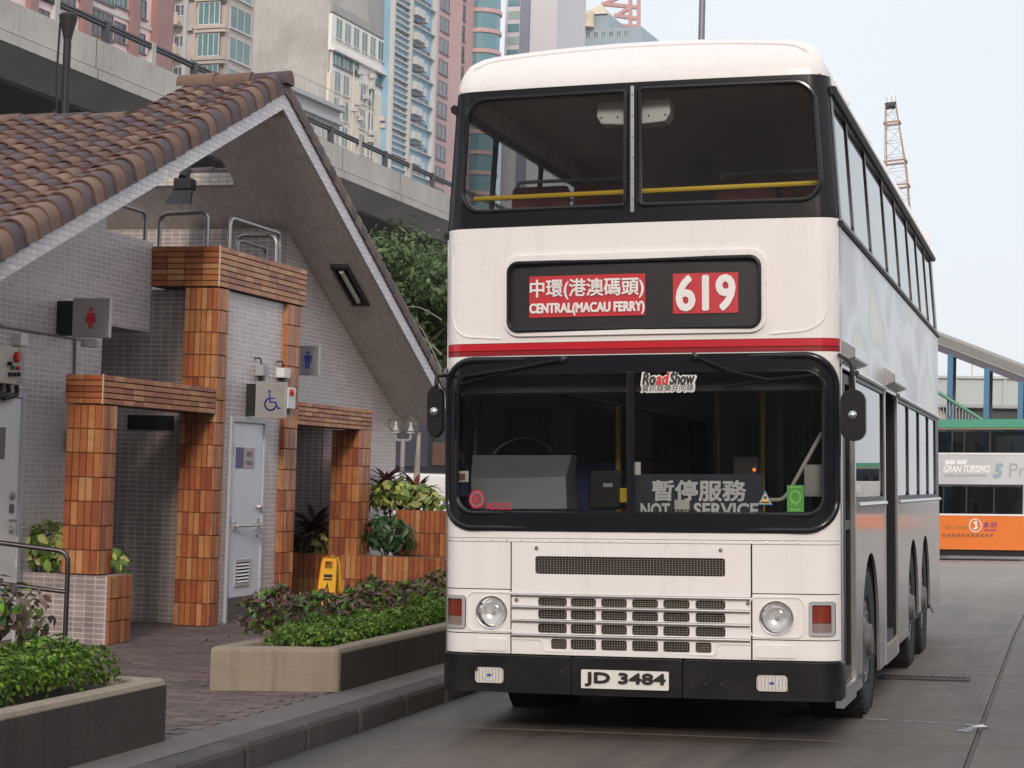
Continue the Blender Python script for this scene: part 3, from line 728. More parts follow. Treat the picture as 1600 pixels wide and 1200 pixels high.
# alarm boxes beside the wheelchair sign
def abox(px,py,w_,h,label,mm,X=-5.25,red=False):
    p=W(px,py,X=X+.06); t=thing('alarm_box',label,'alarm box',(X,p.y,p.z-h/2))
    MB().box(X,X+.09,p.y-w_/2,p.y+w_/2,p.z-h/2,p.z+h/2).build('case',mm,t,bev=.006)
    MB().tube(bend([(X+.04,p.y,p.z+h/2),(X+.04,p.y-.02,p.z+h/2+.07),(X+.01,p.y-.1,p.z+h/2+.06)],.04),.008).build('cable',black_m,t,smooth=True)
    MB().box(X+.02,X+.07,p.y-.03,p.y+.03,p.z-h/2-.05,p.z-h/2).build('connector',black_m,t)
    if red: MB().lathe([(.035,0),(.033,.02),(0,.035)],(X+.09,p.y-.03,p.z+h*.25),'X',14).build('lamp',red_plastic,t,smooth=True)
abox(411,579,.13,.11,'small grey alarm box directly above the wheelchair sign',grey_paint)
abox(445,583,.17,.10,'small white alarm box close to the tile column above the wheelchair sign',white_plastic)
abox(452,622,.20,.22,'white call box with a red lamp beside the wheelchair sign',white_plastic,red=True)
# steel hoops over the portal
def hoop(pts,label,r=.02,rb=.09):
    m=MB().tube(bend(pts,rb),r,10); o=m.build('steel_hoop',pipe_m,smooth=True); tag(o,label,'hoop rail','steel hoops on top of the tile portal')
zt_=3.665
a=W(250,335,Y=5.32); b=W(325,331,Y=5.32)
hoop([(a.x,5.32,zt_),(a.x,5.32,a.z),(b.x,5.32,b.z),(b.x,5.32,zt_)],'steel hoop facing the camera on the corner of the tile portal')
a=W(360,338,X=-5.3); b=W(437,366,X=-5.3); zz=(a.z+b.z)/2
hoop([(-5.3,a.y,zt_),(-5.3,a.y,zz),(-5.3,b.y,zz),(-5.3,b.y,zt_)],'largest steel hoop along the street edge of the tile portal')
a=W(371,374,X=-5.62); b=W(416,388,X=-5.62); zz=(a.z+b.z)/2
hoop([(-5.62,a.y,3.3),(-5.62,a.y,zz),(-5.62,b.y,zz),(-5.62,b.y,3.3)],'low steel hoop behind the largest hoop of the portal')
a=W(371,368,Y=6.62);b=W(432,368,Y=6.62)
hoop([(a.x,6.62,3.6),(a.x,6.62,a.z),(b.x,6.62,b.z),(b.x,6.62,3.6)],'steel hoop crossing between the two sides of the portal top')
a=W(165,316,X=-6.0); b=W(228,330,X=-6.0); zz=(a.z+b.z)/2
hoop([(-6.0,a.y,3.7),(-6.0,a.y,zz),(-6.0,b.y,zz),(-6.0,b.y,3.7)],'steel hoop standing on the mosaic lintel beside the portal')
# floodlight under the inner fascia
p=W(288,285,Y=7.2)
t=thing('floodlight','black floodlight hanging from the inner white fascia under the roof ridge','floodlight',(p.x,7.2,p.z-.1))
MB().box(p.x-.10,p.x+.10,7.14,7.28,p.z-.08,p.z+.04,).build('lamp_housing',black_m,t,bev=.01)
MB().prism([(p.x-.14,7.02,p.z-.26),(p.x+.16,7.02,p.z-.26),(p.x+.12,7.14,p.z-.09),(p.x-.11,7.14,p.z-.09)],(0,.03,.01)).build('visor',black_m,t)
MB().tube([(p.x-.02,7.3,p.z+.18),(p.x-.02,7.2,p.z+.05)],.05).build('arm',black_m,t)
# light let into the sloping soffit
t=thing('soffit_light','long recessed light fitting in the sloping soffit by the man sign','light fitting',(-5.38,9.1,3.6))
def onsof(x,y,off=0.): return Vector((x,y,zt(y)-D2-off+.005))
y0,y1=8.80,9.50; x0,x1=-5.45,-5.30
m=MB()
for (xa,xb,ya,yb) in ((x0-.03,x0,y0-.03,y1+.03),(x1,x1+.03,y0-.03,y1+.03),(x0,x1,y0-.03,y0),(x0,x1,y1,y1+.03)):
    m.prism([onsof(xa,ya),onsof(xb,ya),onsof(xb,yb),onsof(xa,yb)],(0,0,-.035))
m.build('frame',black_m,t)
MB().prism([onsof(x0,y0),onsof(x1,y0),onsof(x1,y1),onsof(x0,y1)],(0,0,-.006)).build('tray',dark_hole,t)
MB().tube([onsof(-5.375,y0+.06,.03),onsof(-5.375,y1-.06,.03)],.028,10).build('tube_lamp',mat('frosted_tube',(.5,.5,.46),.3),t,smooth=True)
# handrail by the white door
a=W(102,985,Y=2.3); hx,hy=a.x,a.y
tp=W(106,862,X=hx); lo=W(106,925,X=hx)
t=thing('handrail','dark steel ramp handrail beside the variegated shrub at the white door','handrail',(hx,hy,PZ))
MB().tube(bend([(hx,hy,PZ),(hx,hy,tp.z),(hx-1.0,hy-.25,tp.z+.10)],.09),.021,10).build('rail',dark_rail_m,t,smooth=True)
MB().tube([(hx,hy,lo.z),(hx-1.0,hy-.25,lo.z+.10)],.018,10).build('lower_rail',dark_rail_m,t,smooth=True)
MB().tube([(hx-.98,hy-.245,PZ),(hx-.98,hy-.245,tp.z+.09)],.021,10).build('post',dark_rail_m,t,smooth=True)

# ================================================================ planters
def open_box(t,x0,x1,y0,y1,z0,z1,wt,m,bev=.012,soil=.05,pts=None):
    mb=MB()
    if pts is None: pts=[(x0,y0),(x1,y0),(x1,y1),(x0,y1)]
    c=Vector((sum(p[0] for p in pts)/4,sum(p[1] for p in pts)/4))
    n=len(pts); inn=[]
    for i in range(n):
        p=Vector(pts[i]); a=(Vector(pts[i-1])-p).normalized(); b=(Vector(pts[(i+1)%n])-p).normalized()
        s=abs(a.cross(b)); inn.append(p+(a+b)*wt/max(s,.3))
    v=[(p[0],p[1],z) for z in (z0,z1) for p in pts]+[(p.x,p.y,z) for z in (z1,z1-.12) for p in inn]
    f=[]
    for i in range(n):
        j=(i+1)%n; f+=[(i,j,n+j,n+i),(n+i,n+j,2*n+j,2*n+i),(2*n+i,2*n+j,3*n+j,3*n+i)]
    o=mesh_obj('trough',v,f,m,t,bev=bev)
    mesh_obj('soil',[(p.x,p.y,z1-soil) for p in inn],[tuple(range(n))],soil_m,t); return o
t=thing('concrete_planter','long low concrete planter with a bright green hedge ending beside the kerb','planter',(-2.7,-3.5,PZ))
open_box(t,-4.4,-2.215,-6.5,-1.905,PZ,.43,.12,planter_conc,.03)
GR=mat('dark_concrete',(.048,.041,.037),.9,var=.35,vs=3,bump=.5,bs=45,stain=(2.2,.8,(.022,.02,.019)),streak=.6,world=True)  # darker, streaked concrete for the kerb-side faces of the planters
MB().box(-2.214,-2.208,-6.45,-1.93,PZ,.395).build('dark_face',GR,t)
t=thing('concrete_planter','pale concrete planter with a slanting end in front of the pale blue door','planter',(-2.6,2.5,PZ))
open_box(t,0,0,0,0,PZ,.385,.13,planter_conc,.03,pts=[(-3.02,.42),(-2.225,.78),(-2.225,5.2),(-3.02,5.2)])
MB().box(-2.224,-2.217,.81,5.15,PZ,.345).build('dark_face',GR,t)
t=thing('mosaic_planter','mosaic tiled planter box with an orange tile end under the nearest column','planter',(-5.6,3.2,PZ))
cp=MB().box(-6.9,-5.112,3.0,3.09,PZ,.66).build('planter_wall',wall_y,t); MB().box(-6.9,-5.112,3.31,3.40,PZ,.66).build('planter_wall',wall_y,t); MB().box(-5.20,-5.112,3.091,3.309,PZ,.66).build('planter_wall',wall_x,t)
MB().box(-6.9,-5.201,3.091,3.309,PZ,.60).build('soil',soil_m,t)
clad('end_facing',-5.11,-5.095,2.99,3.41,PZ,.66,.062,.212,True,'x',t)
tag(thing('orange_tile_planter','low orange tiled planter wall carrying the last tile column','planter',(-4.6,9.4,PZ)))
OP=bpy.data.objects['orange_tile_planter']
clad('planter_wall',-6.3,-3.3,9.10,9.32,PZ,.635,.062,.26,False,'yx',OP)
MB().box(-6.3,-3.3,9.33,9.9,PZ,.58).build('soil',soil_m,OP)
OP2=thing('orange_tile_planter','taller orange tiled planter wall standing behind the last tile column','planter',(-4.2,10.2,PZ))
clad('planter_wall',-5.02,-3.0,9.95,10.15,PZ,1.145,.062,.26,False,'y',OP2)
MB().box(-5.02,-3.0,10.16,11.0,PZ,1.08).build('soil',soil_m,OP2)
# wet floor sign
yel=mat('yellow_plastic',(.75,.40,.015),.4,var=.08,vs=5)
b=W(516,905,Y=4.3)
t=thing('wet_floor_sign','yellow folding wet floor sign standing behind the planted bed','wet floor sign',(b.x,4.3,PZ))
top=W(518,870,Y=4.3).z; hx=b.x; wd_=.078
def panel(s):
    y0=4.3+s*.16; y1=4.3+s*.02
    f=lambda u,v,d=0: Vector((hx+u*(wd_*(1.35-.45*v)),y0+(y1-y0)*v+s*d,PZ+(top-PZ)*v))
    out=[(-1,0),(1,0),(1,.93),(.85,1),(-.85,1),(-1,.93)]; hole=[(-.45,.88),(.45,.88),(.45,.95),(-.45,.95)]
    skin('panel',out,[hole],lambda a,b_,d: f(a,b_,d),0,.02,yel,t); return f
f=panel(-1); panel(1)
g=lambda a,b_: f(a,b_)+Vector((0,-.004,0))
m=MB(); ribbon(m,[(-.62,.42),(.62,.42),(0,.68)],.05,g,True); ribbon(m,[(-.2,.45),(.1,.52),(.25,.46)],.06,g); disc(m,(.08,.58),.05,g,10); ribbon(m,[(-.5,.78),(.5,.78)],.035,g); ribbon(m,[(-.5,.74),(.5,.74)],.02,g)
m.build('pictogram',black_m,t)
# ================================================================ the double-decker bus (own frame: x across, y back, z up; leans with the road)
bw=mat('bus_white_paint',(.80,.77,.755),.28,var=.025,vs=1.5,coat=.35,stain=(2.2,.035,(.55,.49,.44)),rvar=.12,streak=.10)
bred=mat('bus_red_paint',(.50,.012,.022),.3,coat=.4,var=.06)
bdred=mat('bus_dark_red_paint',(.26,.012,.018),.3,coat=.3,var=.06)
bblk=mat('bus_black_paint',(.008,.008,.010),.3,coat=.08,spec=.3,var=.2,vs=3)
rub=mat('black_rubber',(.009,.009,.010),.4,var=.25,vs=4,spec=.3)
gask=mat('window_rubber',(.010,.010,.014),.2,var=.2,vs=4,spec=.45)
bump_m=mat('bumper_black',(.009,.009,.010),.45,spec=.22,var=.4,vs=3,bump=.08,bs=25,stain=(2.5,.35,(.06,.055,.05)),rvar=.3)
chrome=mat('worn_chrome',(.60,.56,.55),.28,metal=1,var=.08,vs=9,rvar=.15)
alu=mat('aluminium_trim',(.55,.55,.56),.28,metal=1,var=.1,vs=7)
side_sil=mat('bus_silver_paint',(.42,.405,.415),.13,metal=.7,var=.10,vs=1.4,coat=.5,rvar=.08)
tyre=mat('tyre_rubber',(.022,.021,.021),.85,var=.35,vs=7,bump=.3,bs=60)
rimm=mat('wheel_rim',(.14,.13,.13),.5,metal=.5,var=.3,vs=8)
und=mat('underbody',(.012,.012,.012),.9,var=.4,vs=5)
inner_w=mat('interior_panel',(.42,.41,.40),.6,var=.05)
inner_d=mat('interior_dark',(.05,.045,.048),.7,var=.15)
floor_m=mat('interior_floor',(.07,.07,.075),.8,var=.2)
seat_m=mat('maroon_seat',(.17,.028,.03),.8,var=.15,vs=9)
seat_b=mat('blue_seat',(.02,.03,.12),.8,var=.2,vs=20)
yel_r=mat('yellow_rail',(.70,.46,.03),.35,var=.05)
gl_up=glass('upper_glass',(.80,.83,.82),1.0,.015,1.6,.035)  # strong pale film stands in for buildings mirrored in the panes
gl_lo=glass('windscreen_glass',(.66,.68,.68),1.0,.015,1.5,.004)
gl_side=glass('side_glass',(.58,.62,.63),1.0,.015,1.75,.01)
mesh_m=mat('grille_wire',(.26,.23,.19),.5,metal=.6,var=.2,vs=30)
lens=glass('lamp_glass',(.93,.94,.95),1.0,.03,1.5)
refl=mat('lamp_reflector',(.70,.69,.68),.22,metal=.35,var=.35,vs=25)
amber=mat('amber_lens',(.20,.022,.008),.15,var=.25,vs=25,coat=.6)
clear_l=mat('clear_lens',(.22,.17,.155),.15,var=.2,vs=30,coat=.6)
ink=mat('black_print',(.012,.012,.014),.5)
white_ink=mat('white_print',(.75,.73,.72),.5)
BUS=thing('double_decker_bus','white double decker bus with red stripe and 619 destination blind, out of service','bus',(0,0,0),world=False,rot=(0,-LEAN,0))
BL=9.4
def hw(z):
    if z<3.2: return 1.25
    return 1.25-.058*min(1.3,(z-3.2)/.85)
def yf(x,z):
    q=abs(x); y=.05*(q/1.25)**2
    r_=.13
    if q>1.25-r_:
        a=min(r_,q-(1.25-r_)); y+=r_-math.sqrt(max(0,r_*r_-a*a))
    if z>4.05: y+=.24*min(1.3,(z-4.05)/.30)**2.2
    return y
def fm(x,z,d=0.): return Vector((x*hw(z)/1.25,yf(x,z)+d,z))
XC=[-1.245,-1.235,-1.22,-1.2,-1.17,-1.14,-1.12]+[-1.0+.2*i for i in range(11)]+[1.12,1.14,1.17,1.2,1.22,1.235,1.245]
ZC=[3.2,3.6,4.05,4.1,4.15,4.2,4.25,4.3,4.34]
def front(name,outer,holes,d,th,m,parent=BUS): return skin(name,outer,holes,fm,d,th,m,parent,XC,ZC)
def rect(x0,x1,z0,z1): return [(x0,z0),(x1,z0),(x1,z1),(x0,z1)]
def F(px,py):
    """front-panel coordinates of a photo pixel"""
    d=fw*FPX+rt*(px-800)-up*(py-600); l=Vector((d.x*math.cos(LEAN)+d.z*math.sin(LEAN),d.y,-d.x*math.sin(LEAN)+d.z*math.cos(LEAN)))
    c=Vector((CAM.x*math.cos(LEAN)+CAM.z*math.sin(LEAN),CAM.y,-CAM.x*math.sin(LEAN)+CAM.z*math.cos(LEAN)))
    t=-c.y/l.y; p=c+l*t; return p.x,p.z
CL=Vector((CAM.x*math.cos(LEAN)+CAM.z*math.sin(LEAN),CAM.y,-CAM.x*math.sin(LEAN)+CAM.z*math.cos(LEAN)))
def BP(px,py,Y):
    """bus-frame point seen at a pixel at depth Y in the bus"""
    d=fw*FPX+rt*(px-800)-up*(py-600); l=Vector((d.x*math.cos(LEAN)+d.z*math.sin(LEAN),d.y,-d.x*math.sin(LEAN)+d.z*math.cos(LEAN)))
    return CL+l*((Y-CL.y)/l.y)
# header (white dome over the upper windows)
zt4=lambda x: 4.36-.055*abs(x/1.25)**2-.0
arch=[]
for i in range(33):
    x=-1.25+2.5*i/32; q=max(0,(abs(x)-1.02)/.23); arch.append((x,4.365-.085*(x/1.25)**2-.20*(1-math.sqrt(max(0,1-q*q)))))
front('front_header',[(-1.25,4.055),(1.25,4.055)]+list(reversed(arch)),[],0,.02,bw)
rb=[fm(x*.955,4.055+(z-4.055)*.86,-.002) for x,z in [(-1.25,4.06)]+arch+[(1.25,4.06)]]
MB().tube(rb,.010,6).build('header_rib',bw,BUS,smooth=True)
# black band with the two upper windows
wl=rrect(-1.135,-.052,3.285,4.005,.1,rr=(.13,.03,.03,.13)); wr=rrect(.035,1.158,3.285,4.015,.1,rr=(.03,.13,.13,.03))
front('upper_window_surround',rect(-1.25,1.25,3.181,4.053),[wl,wr],0,.03,bblk)
for o_ in (wl,wr):
    pane=front('upper_windscreen',o_,[],.018,0,gl_up)
    MB().tube([fm(x,z,.002) for x,z in o_],.016,8,True).build('glazing_rubber',gask,pane,smooth=True)
MB().prism([fm(-.019,z,-.006) for z in (3.24,4.03)]+[fm(.004,z,-.006) for z in (4.03,3.24)],(0,-.012,0)).build('window_mullion',alu,BUS,bev=.003)
for k in range(6): MB().lathe([(.005,0),(.004,-.004),(0,-.005)],fm(-.007,3.32+.13*k,-.018),'Y',8).build('rivet',ink,BUS)
# white panel with the destination box
front('destination_panel',rect(-1.25,1.25,2.447,3.178),[rrect(-.80,.775,2.522,2.945,.06)],0,.02,bw)
for pts in ([(-1.19,3.02),(-1.19,2.62),(-1.17,2.54),(-1.10,2.49),(-.86,2.475)],[(.84,2.475),(1.06,2.49),(1.15,2.54),(1.18,2.62),(1.19,3.02)],):
    MB().tube([fm(a,b,-.001) for a,b in bend([(a,b,0) for a,b in pts],.08) for a,b in [(a,b)]] if False else [fm(p.x,p.y,-.001) for p in bend([(a,b,0) for a,b in pts],.08)],.007,6).build('panel_rib',bw,BUS,smooth=True)
o_=rrect(-.835,.82,2.485,2.992,.1); front('destination_surround',o_,[rrect(-.80,.775,2.525,2.94,.06)],-.022,.03,bw)
MB().tube([fm(x,z,-.028) for x,z in rrect(-.803,.778,2.52,2.945,.06)],.013,8,True).build('destination_rubber',gask,BUS,smooth=True)
blind=front('destination_blind',rrect(-.80,.775,2.522,2.945,.06),[],.004,.01,mat('blind_black',(.028,.026,.027),.3,coat=.5,var=.3,vs=2))
red_b=mat('blind_red',(.50,.022,.035),.45,var=.08,vs=4)
lay=lambda x0,x1,z0,z1,m,nm,d=-.004: front(nm,rect(x0,x1,z0,z1),[],d,0,m,blind)
lay(-.672,.072,2.602,2.861,red_b,'destination_card'); lay(.245,.646,2.607,2.854,red_b,'route_card')
fT=lambda a,b: fm(a,b,-.008)
text('中環(港澳碼頭)','lettering',(-.665,.062,2.712,2.838),fT,white_ink,blind,0,heavy=.0025)
text('CENTRAL(MACAU FERRY)','lettering',(-.667,.066,2.612,2.688),fT,white_ink,blind,0,heavy=.0035)
text('619','lettering',(.272,.622,2.628,2.835),fT,white_ink,blind,0,heavy=.0095)
# red stripe
front('red_stripe',rect(-1.25,1.25,2.400,2.444),[],-.004,.02,bred); front('red_stripe',rect(-1.25,1.25,2.368,2.396),[],-.004,.02,bdred)
# windscreen
go=rrect(-1.238,1.238,1.268,2.360,.19,8); gi=rrect(-1.15,1.155,1.385,2.245,.11,8)
front('front_corner',rect(-1.25,1.25,1.226,2.366),[go],0,.02,bw)
front('windscreen_surround',go,[gi],-.006,.04,gask)
def ringmid(t,d): return [fm(a[0]+(b[0]-a[0])*t,a[1]+(b[1]-a[1])*t,d) for a,b in zip(go,gi)]
MB().tube(ringmid(.16,-.004),.022,10,True).build('outer_rubber',gask,BUS,smooth=True)
MB().tube(ringmid(.95,-.004),.016,8,True).build('inner_rubber',gask,BUS,smooth=True)
front('windscreen',[p for p in gi],[],.012,0,gl_lo)
MB().prism([fm(-.045,z,-.012) for z in (1.375,2.255)]+[fm(.002,z,-.012) for z in (2.255,1.375)],(0,.04,0)).build('windscreen_mullion',gask,BUS,bev=.006)
# lower front: strip with rivets, panels, grille
front('rivet_strip',rect(-1.25,1.25,1.203,1.223),[],-.004,.02,bw)
rv=MB()
for k in range(26): rv.lathe([(.006,0),(.004,-.004),(0,-.005)],fm(-1.2+.096*k,1.213,-.004),'Y',6)
tag(rv.build('rivet_row',alu,BUS),kind='stuff')
g=.005
xa,xb=-.788,.720
slot=rrect(-.63,.561,1.005,1.115,.015,3)
front('radiator_panel',rect(xa+g,xb-g,.883,1.2),[slot],-.004,.02,bw)
front('slot_backing',rect(-.66,.6,.99,1.13),[],.035,.01,dark_hole)
def wires(x0,x1,z0,z1,nx,nz,d,parent):
    m=MB(); t=.0012
    for i in range(1,nx): x=x0+(x1-x0)*i/nx; p=fm(x,z0,d); m.box(p.x-t,p.x+t,p.y,p.y+.004,z0,z1)
    for k in range(1,nz):
        z=z0+(z1-z0)*k/nz; pts=[fm(x0+(x1-x0)*i/6,z,d) for i in range(7)]
        for a,b in zip(pts,pts[1:]): m.add([(a.x,a.y,z-t),(b.x,b.y,z-t),(b.x,b.y,z+t),(a.x,a.y,z+t)],[(0,1,2,3)])
    return tag(m.build('wire_mesh',mesh_m,parent),kind='stuff')
wires(-.63,.561,1.005,1.115,62,8,.012,BUS)
rows=[(.809,.857),(.727,.782),(.641,.697),(.543,.606)]
colx=[(836,883),(889,930),(938,979),(987,1028),(1036,1077),(1086,1132)]
colx=[((a-985)/252.2-.021,(b-985)/252.2-.021) for a,b in colx]
holes=[]
for k,(z0,z1) in enumerate(rows):
    for i,(a,b) in enumerate(colx):
        if k==3 and i==0: a+=.085
        if k==3 and i==5: b-=.085
        holes.append(rrect(a,b,z0,z1,.012,2))
grl=front('grille',rect(xa+g,xb-g,.508,.880),holes,-.004,.025,bw)
front('grille_backing',rect(xa+.1,xb-.1,.52,.87),[],.045,.01,dark_hole)
for h in holes:
    xs_=[p[0] for p in h]; zs_=[p[1] for p in h]; wires(min(xs_),max(xs_),min(zs_),max(zs_),10,4,.014,grl)
for z in (.872,.796,.712,.623):
    MB().tube([fm(xa+.008+(xb-xa-.016)*i/16,z,-.008) for i in range(17)],.0125,10).build('chrome_bar',chrome,grl,smooth=True)
MB().tube([fm(p.x,p.y,-.004) for p in bend([(xa+.01,.600,0),(-.58,.600,0),(-.575,.53,0),(.505,.53,0),(.51,.6,0),(xb-.01,.6,0)],.03)],.007,6).build('grille_rib',bw,grl,smooth=True)
for x,z in ((-.75,.842),(.70,.846),(-.62,1.165),(.535,1.165)): MB().lathe([(.014,0),(.012,-.008),(0,-.009)],fm(x,z,-.004),'Y',10).build('bolt',alu,grl,smooth=True)
for s in (-1,1):
    x0,x1=(-1.25,xa-g) if s<0 else (xb+g,1.25)
    front('corner_panel',rect(x0,x1,.908,1.2),[],0,.02,bw)
    lx=-.915 if s<0 else .868; ix=-1.166 if s<0 else 1.138
    lampo=[(lx+.098*math.cos(R(a)),.760+.095*math.sin(R(a))) for a in range(0,360,15)]
    front('lamp_panel',rect(x0,x1,.632,.902),[lampo,rrect(ix-.078,ix+.078,.655,.862,.02,3)],0,.03,bw)
    front('corner_panel',rect(x0,x1,.508,.626),[],0,.02,bw)
    px=sorted((x0+ (.44 if s<0 else .02)*1, x1-(.03 if s<0 else .30)))
    xr0,xr1=(-1.02,-.82) if s<0 else (.745,.985)
    front('embossed_panel',rrect(xr0,xr1,.522,.598,.012,3),[],-.007,.012,bw)
    MB().tube([fm(x,z,-.001) for x,z in rrect(lx-.165,lx+.165,.645,.885,.05,4)],.007,6,True).build('lamp_rib',bw,BUS,smooth=True)
    # headlight
    c=fm(lx,.760,0); y=c.y
    hl=MB().lathe([(.102,-.012),(.105,.0),(.094,.012),(.092,-.006),(.102,-.012)],(lx,y,.76),'Y',28).build('headlight',chrome,BUS,smooth=True)
    MB().lathe([(.092,.0),(.08,.025),(.05,.045),(.025,.052),(0,.054)],(lx,y,.76),'Y',24,False).build('reflector',refl,hl,smooth=True)
    MB().lathe([(0,.03),(.012,.032),(.012,.06),(0,.06)],(lx,y,.76),'Y',12).build('bulb',grey_paint,hl)
    MB().lathe([(.094,-.004),(.076,-.02),(.042,-.03),(0,-.034)],(lx,y,.76),'Y',28,False).build('lamp_lens',lens,hl,smooth=True)
    # indicator cluster
    bz=front('indicator',rrect(ix-.075,ix+.075,.657,.860,.018,3),[rrect(ix-.056,ix+.056,.675,.842,.01,3)],-.016,.03,grey_paint)
    front('indicator_lens',rrect(ix-.056,ix+.056,.735,.842,.008,3),[],.004,.012,amber,bz)
    front('indicator_lens',rrect(ix-.056,ix+.056,.675,.732,.008,3),[],.004,.012,clear_l,bz)
# bumper in three pieces with fog lamps and plate
for x0,x1,dd in ((-1.255,-.388,-.055),(-.382,.306,-.060),(.312,1.255,-.055)):
    fogs=[rrect(q-.098,q+.098,.320,.428,.02,3) for q in (-.918,.846) if x0<q<x1]
    bp_=skin('bumper',rrect(x0,x1,.272,.500,.012,3),fogs,lambda x,z,d: Vector((x,yf(min(1.25,max(-1.25,x)),0)+d,z)),dd,.13,bump_m,BUS,XC)
for q in (-.918,.846):
    y=yf(q,.4)-.045
    fg=MB().box(q-.096,q+.096,y+.04,y+.06,.322,.426).build('fog_lamp',refl,BUS)
    MB().prism([(x,y,z) for x,z in rrect(q-.092,q+.092,.326,.422,.02,3)],(0,.012,0)).build('lamp_lens',mat('fog_lens',(.62,.60,.57),.12,var=.25,vs=40,coat=.8),fg)
    ms_=MB().box(q-.014,q+.014,y-.003,y-.001,.367,.381).build('lamp_mark',blue_print,fg)
    for k in range(9): MB().box(q-.085+k*.021,q-.083+k*.021,y-.002,y-.0005,.33,.418).build('lens_rib',clear_l,fg)
for x in (-1.0,-.45,.02,.45,.55): MB().lathe([(.012,0),(.01,-.008),(0,-.009)],(x*1.0,yf(x,.4)-.056,.41 if x<0 else .36),'Y',8).build('bolt',ink,BUS)
fp=lambda a,b: Vector((a,yf(a,.4)-.082,b))
pl=MB().prism([(x,-.079+yf(x,.4),z) for x,z in rrect(-.315,.229,.317,.430,.008,2)],(0,.012,0)).build('number_plate',mat('plate_white',(.72,.70,.67),.35,var=.05),BUS)
text('JD 3484','lettering',(-.288,.208,.334,.414),fp,ink,pl,0,heavy=.0045)
# wipers
for pts,nm in (([(880,562),(800,577),(722,588)],'wiper_arm'),([(1086,557),(1140,580),(1200,594)],'wiper_arm'),):
    P=[fm(*F(*p),-.03) for p in pts]; wa=MB().tube(P,.010,6).build(nm,rub,BUS,smooth=True)
    MB().lathe([(.022,0),(.022,-.03),(0,-.035)],P[0]+Vector((0,.02,0)),'Y',10).build('wiper_pivot',rub,wa)
    a=P[-1]; b_=[fm(*F(p[0],p[1]),-.022) for p in (((800,579),(716,600)) if pts[0][0]<900 else ((1270,585),(1195,594),(1130,604)))]
    MB().tube(b_,.007,6).build('wiper_blade',rub,wa)
# stickers on the windscreen
fs=lambda a,b: fm(a,b,-.006)
def at(px0,py0,px1,py1):
    a=F(px0,py1); b=F(px1,py0); return a[0],b[0],a[1],b[1]
bx=at(1004,582,1086,601); cnt=[('Ro',0,.262,ink),('ad',.262,.52,mat('sticker_red',(.6,.02,.03),.5)),('Show',.52,1,ink)]
grp=MB().add([fs(bx[0],bx[2])]*3,[(0,1,2)]); 
for s_,u0,u1,mm in cnt:
    a0=bx[0]+(bx[1]-bx[0])*u0+.003; a1=bx[0]+(bx[1]-bx[0])*u1-.003
    text(s_,'lettering',(a0-.007,a1+.007,bx[2]-.007,bx[3]+.007),lambda a,b: fm(a,b,-.0035),white_ink,BUS,0,.2,heavy=.009); text(s_,'lettering',(a0,a1,bx[2],bx[3]),lambda a,b: fm(a,b,-.011),mm,BUS,0,.2,heavy=.003)
bx=at(1003,600,1084,612); text('資訊娛樂共同睇','lettering',(bx[0]-.004,bx[1]+.004,bx[2]-.004,bx[3]+.004),lambda a,b: fm(a,b,-.0035),white_ink,BUS,0,.15,heavy=.006); text('資訊娛樂共同睇','lettering',bx,lambda a,b: fm(a,b,-.011),ink,BUS,0,.15)
kx,kz=F(743,780); m=MB(); ribbon(m,[(kx+.047*math.cos(R(a)),kz+.052*math.sin(R(a))) for a in range(0,360,15)],.012,fs,True); 
spink=mat('sticker_pink',(.50,.28,.30),.5); sred=mat('sticker_crimson',(.5,.02,.05),.5)
m.build('company_mark',sred,BUS); m=MB(); disc(m,(kx,kz),.045,lambda a,b: fm(a,b,-.0035),20); m.build('mark_ground',mat('sticker_ground',(.10,.08,.085),.5),BUS)
m=MB(); ribbon(m,[(kx+.039*math.cos(R(a)),kz+.043*math.sin(R(a))) for a in range(0,360,15)],.004,fs,True); m.build('mark_ring',spink,BUS)
text('K','lettering',(kx-.020,kx+.024,kz-.026,kz+.026),lambda a,b: fm(a,b,-.008),sred,BUS,.06)
text('ADS232','lettering',at(758,786,799,796),lambda a,b: fm(a,b,-.008),sred,BUS,0,heavy=.001)
gb=at(1229,758,1255,800); grn=mat('sticker_green',(.04,.22,.03),.5); grn2=mat('sticker_light_green',(.18,.45,.10),.5)
front('green_sticker',rect(gb[0],gb[1],gb[2],gb[3]),[],-.004,0,grn)
cx=(gb[0]+gb[1])/2; cz=(gb[2]+gb[3])/2+.01; m=MB(); ribbon(m,[(cx+.030*math.cos(R(a)),cz+.035*math.sin(R(a))) for a in range(0,360,20)],.009,lambda a,b: fm(a,b,-.007),True); ribbon(m,[(cx-.025,cz-.045),(cx-.01,cz-.02),(cx+.005,cz-.05),(cx+.02,cz-.03)],.006,lambda a,b: fm(a,b,-.007))
for zz in (gb[3]-.012,gb[2]+.014):
    for k in range(4): m.quad(*[fm(gb[0]+.02+k*.017+u,zz+v,-.007) for u,v in ((0,-.005),(.010,-.005),(.010,.005),(0,.005))])
m.build('sticker_print',grn2,BUS)
ta=at(1183,766,1207,789); m=MB(); poly(m,[(ta[0],ta[2]),(ta[1],ta[2]),((ta[0]+ta[1])/2,ta[3])],lambda a,b: fm(a,b,-.004)); m.build('warning_sticker',mat('sticker_blue',(.06,.16,.30),.5),BUS)
m=MB(); poly(m,[(ta[0]+.013,ta[2]+.007),(ta[1]-.013,ta[2]+.007),((ta[0]+ta[1])/2,ta[3]-.016)],lambda a,b: fm(a,b,-.006)); m.build('sticker_print',mat('sticker_yellow',(.55,.42,.13),.5),BUS)
